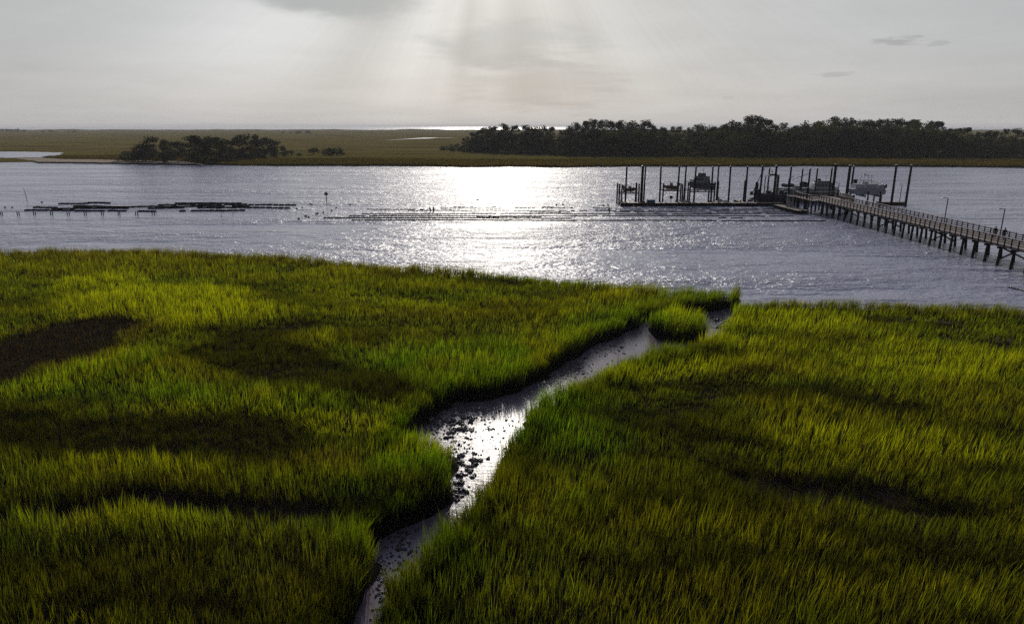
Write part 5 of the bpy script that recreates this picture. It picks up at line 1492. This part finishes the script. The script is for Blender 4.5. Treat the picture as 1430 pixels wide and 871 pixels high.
for cx_, cy_, sx_, sy_, n, s0, s1, where in groups_px:
    spots = sorted((random.gauss(cx_, sx_), random.gauss(cy_, sy_)) for i in range(n)); k_ = 0
    for px, py in spots:
        q = P(px, py, 0)
        if float(land(np.array([q.x]), np.array([q.y]))[0]) > .3: continue
        s_ = random.uniform(s0, s1)
        k_ += 1; o = link('oyster_clump', blobs[random.randrange(8)], None, (q.x, q.y, .02), (0, 0, random.uniform(0, 6)), (s_, s_, s_ * random.uniform(.5, .9)))
        tag(o, f"oyster clump, {ORD(k_)} from left {where}", 'oyster clump', f"oyster clumps {where}")
# small shells and mud lumps: too many and too small to count
b = MB(); tv = [tuple(v.co) for v in blobs[0].vertices]; tf = [tuple(f.vertices) for f in blobs[0].polygons]
tvs = [([tuple(v.co) for v in bb.vertices], [tuple(f.vertices) for f in bb.polygons]) for bb in blobs]
for cx_, cy_, sx_, sy_, n in ((600, 585, 16, 13, 420), (640, 567, 26, 7, 300), (640, 640, 14, 24, 120), (690, 590, 20, 22, 70), (785, 514, 18, 7, 300), (760, 528, 12, 6, 90), (840, 490, 20, 9, 70), (1003, 447, 7, 8, 160), (560, 760, 12, 25, 120), (535, 820, 10, 30, 120)):
    for i in range(n):
        q = P(random.gauss(cx_, sx_), random.gauss(cy_, sy_), 0)
        v_, f_ = tvs[random.randrange(8)]; s_ = random.uniform(.05, .16); a = random.uniform(0, 6); ca, sa = math.cos(a), math.sin(a)
        b.add([(q.x + (x * ca - y * sa) * s_, q.y + (x * sa + y * ca) * s_, .02 + z * s_ * .9) for x, y, z in v_], f_)
tag(b.build('oyster_shells', M['oyster']), 'loose wet oyster shells and mud lumps strewn along the creek', 'oyster shells', kind='stuff')
# mats of bleached dead reeds
def wrack(px, py, w, dpt, n, label):
    q0 = P(px, py, .6); b = MB()
    for i in range(n):
        x = q0.x + random.gauss(0, w / 2); y = q0.y + random.gauss(0, dpt / 2); a = random.gauss(.3, .6); l = random.uniform(.4, 1.1); z = .45 + random.uniform(0, .45)
        b.bar((x, y, z), (x + l * math.cos(a), y + l * math.sin(a), z + random.uniform(-.12, .15)), .035, .02)
    tag(b.build('wrack_mat', M['wrack']), label, 'dead reeds', kind='stuff')
wrack(690, 394, 6.0, 2.4, 420, 'grey mat of flattened dead reeds near the river edge of the left marsh')
wrack(570, 386, 5.0, 2.0, 200, 'thin mat of dead reeds left of the larger grey one')
wrack(768, 412, 4.0, 2.0, 160, 'patch of dead reeds in the grass near the spit')
wrack(1240, 450, 3.0, 1.4, 160, 'dull mat of dead reeds behind the right marsh edge')
wrack(1316, 453, 1.6, .8, 110, 'small pale mat of dead reeds in the right marsh')
wrack(1394, 480, 1.2, .9, 90, 'small ring of dead reeds near the right side of the marsh')
wrack(140, 364, 3.0, .6, 60, 'pale dead reeds in the grass near the top left shore')
# dark posts and rocks in the water at the right edge
for i, (px, py) in enumerate(((1411, 402), (1416, 402.8), (1421, 404.5), (1426, 405.5), (1431, 406.5))):
    q = P(px, py, 0); s_ = .5
    tag(link('shore_rock', blobs[i], None, (q.x, q.y, .03), (0, 0, i), (s_, s_, s_ * .8)), f"dark low rock in the river, {ORD(i + 1)} from the left in the row", 'rock', 'low rocks below the pier at the right edge')

# ------------------------------------------------------------------ thin sea haze
hz_m, hk, ho = mat('sea_haze')
pv = hk.new('ShaderNodeVolumePrincipled'); pv.inputs['Color'].default_value = (0.93, 0.95, 1.0, 1)
pv.inputs['Density'].default_value = 0.00008; pv.inputs['Anisotropy'].default_value = 0.0
hk.l.new(pv.outputs[0], ho.inputs['Volume'])
hz_o = MB().box((0, 8500, 19.0), (40000, 24000, 44.0)).build('haze', hz_m)
tag(hz_o, 'thin pale sea haze over river and marsh', 'haze', kind='stuff')
sc.cycles.volume_bounces = 0
try:
    hz_m.cycles.volume_sampling = 'DISTANCE'
except Exception:
    pass
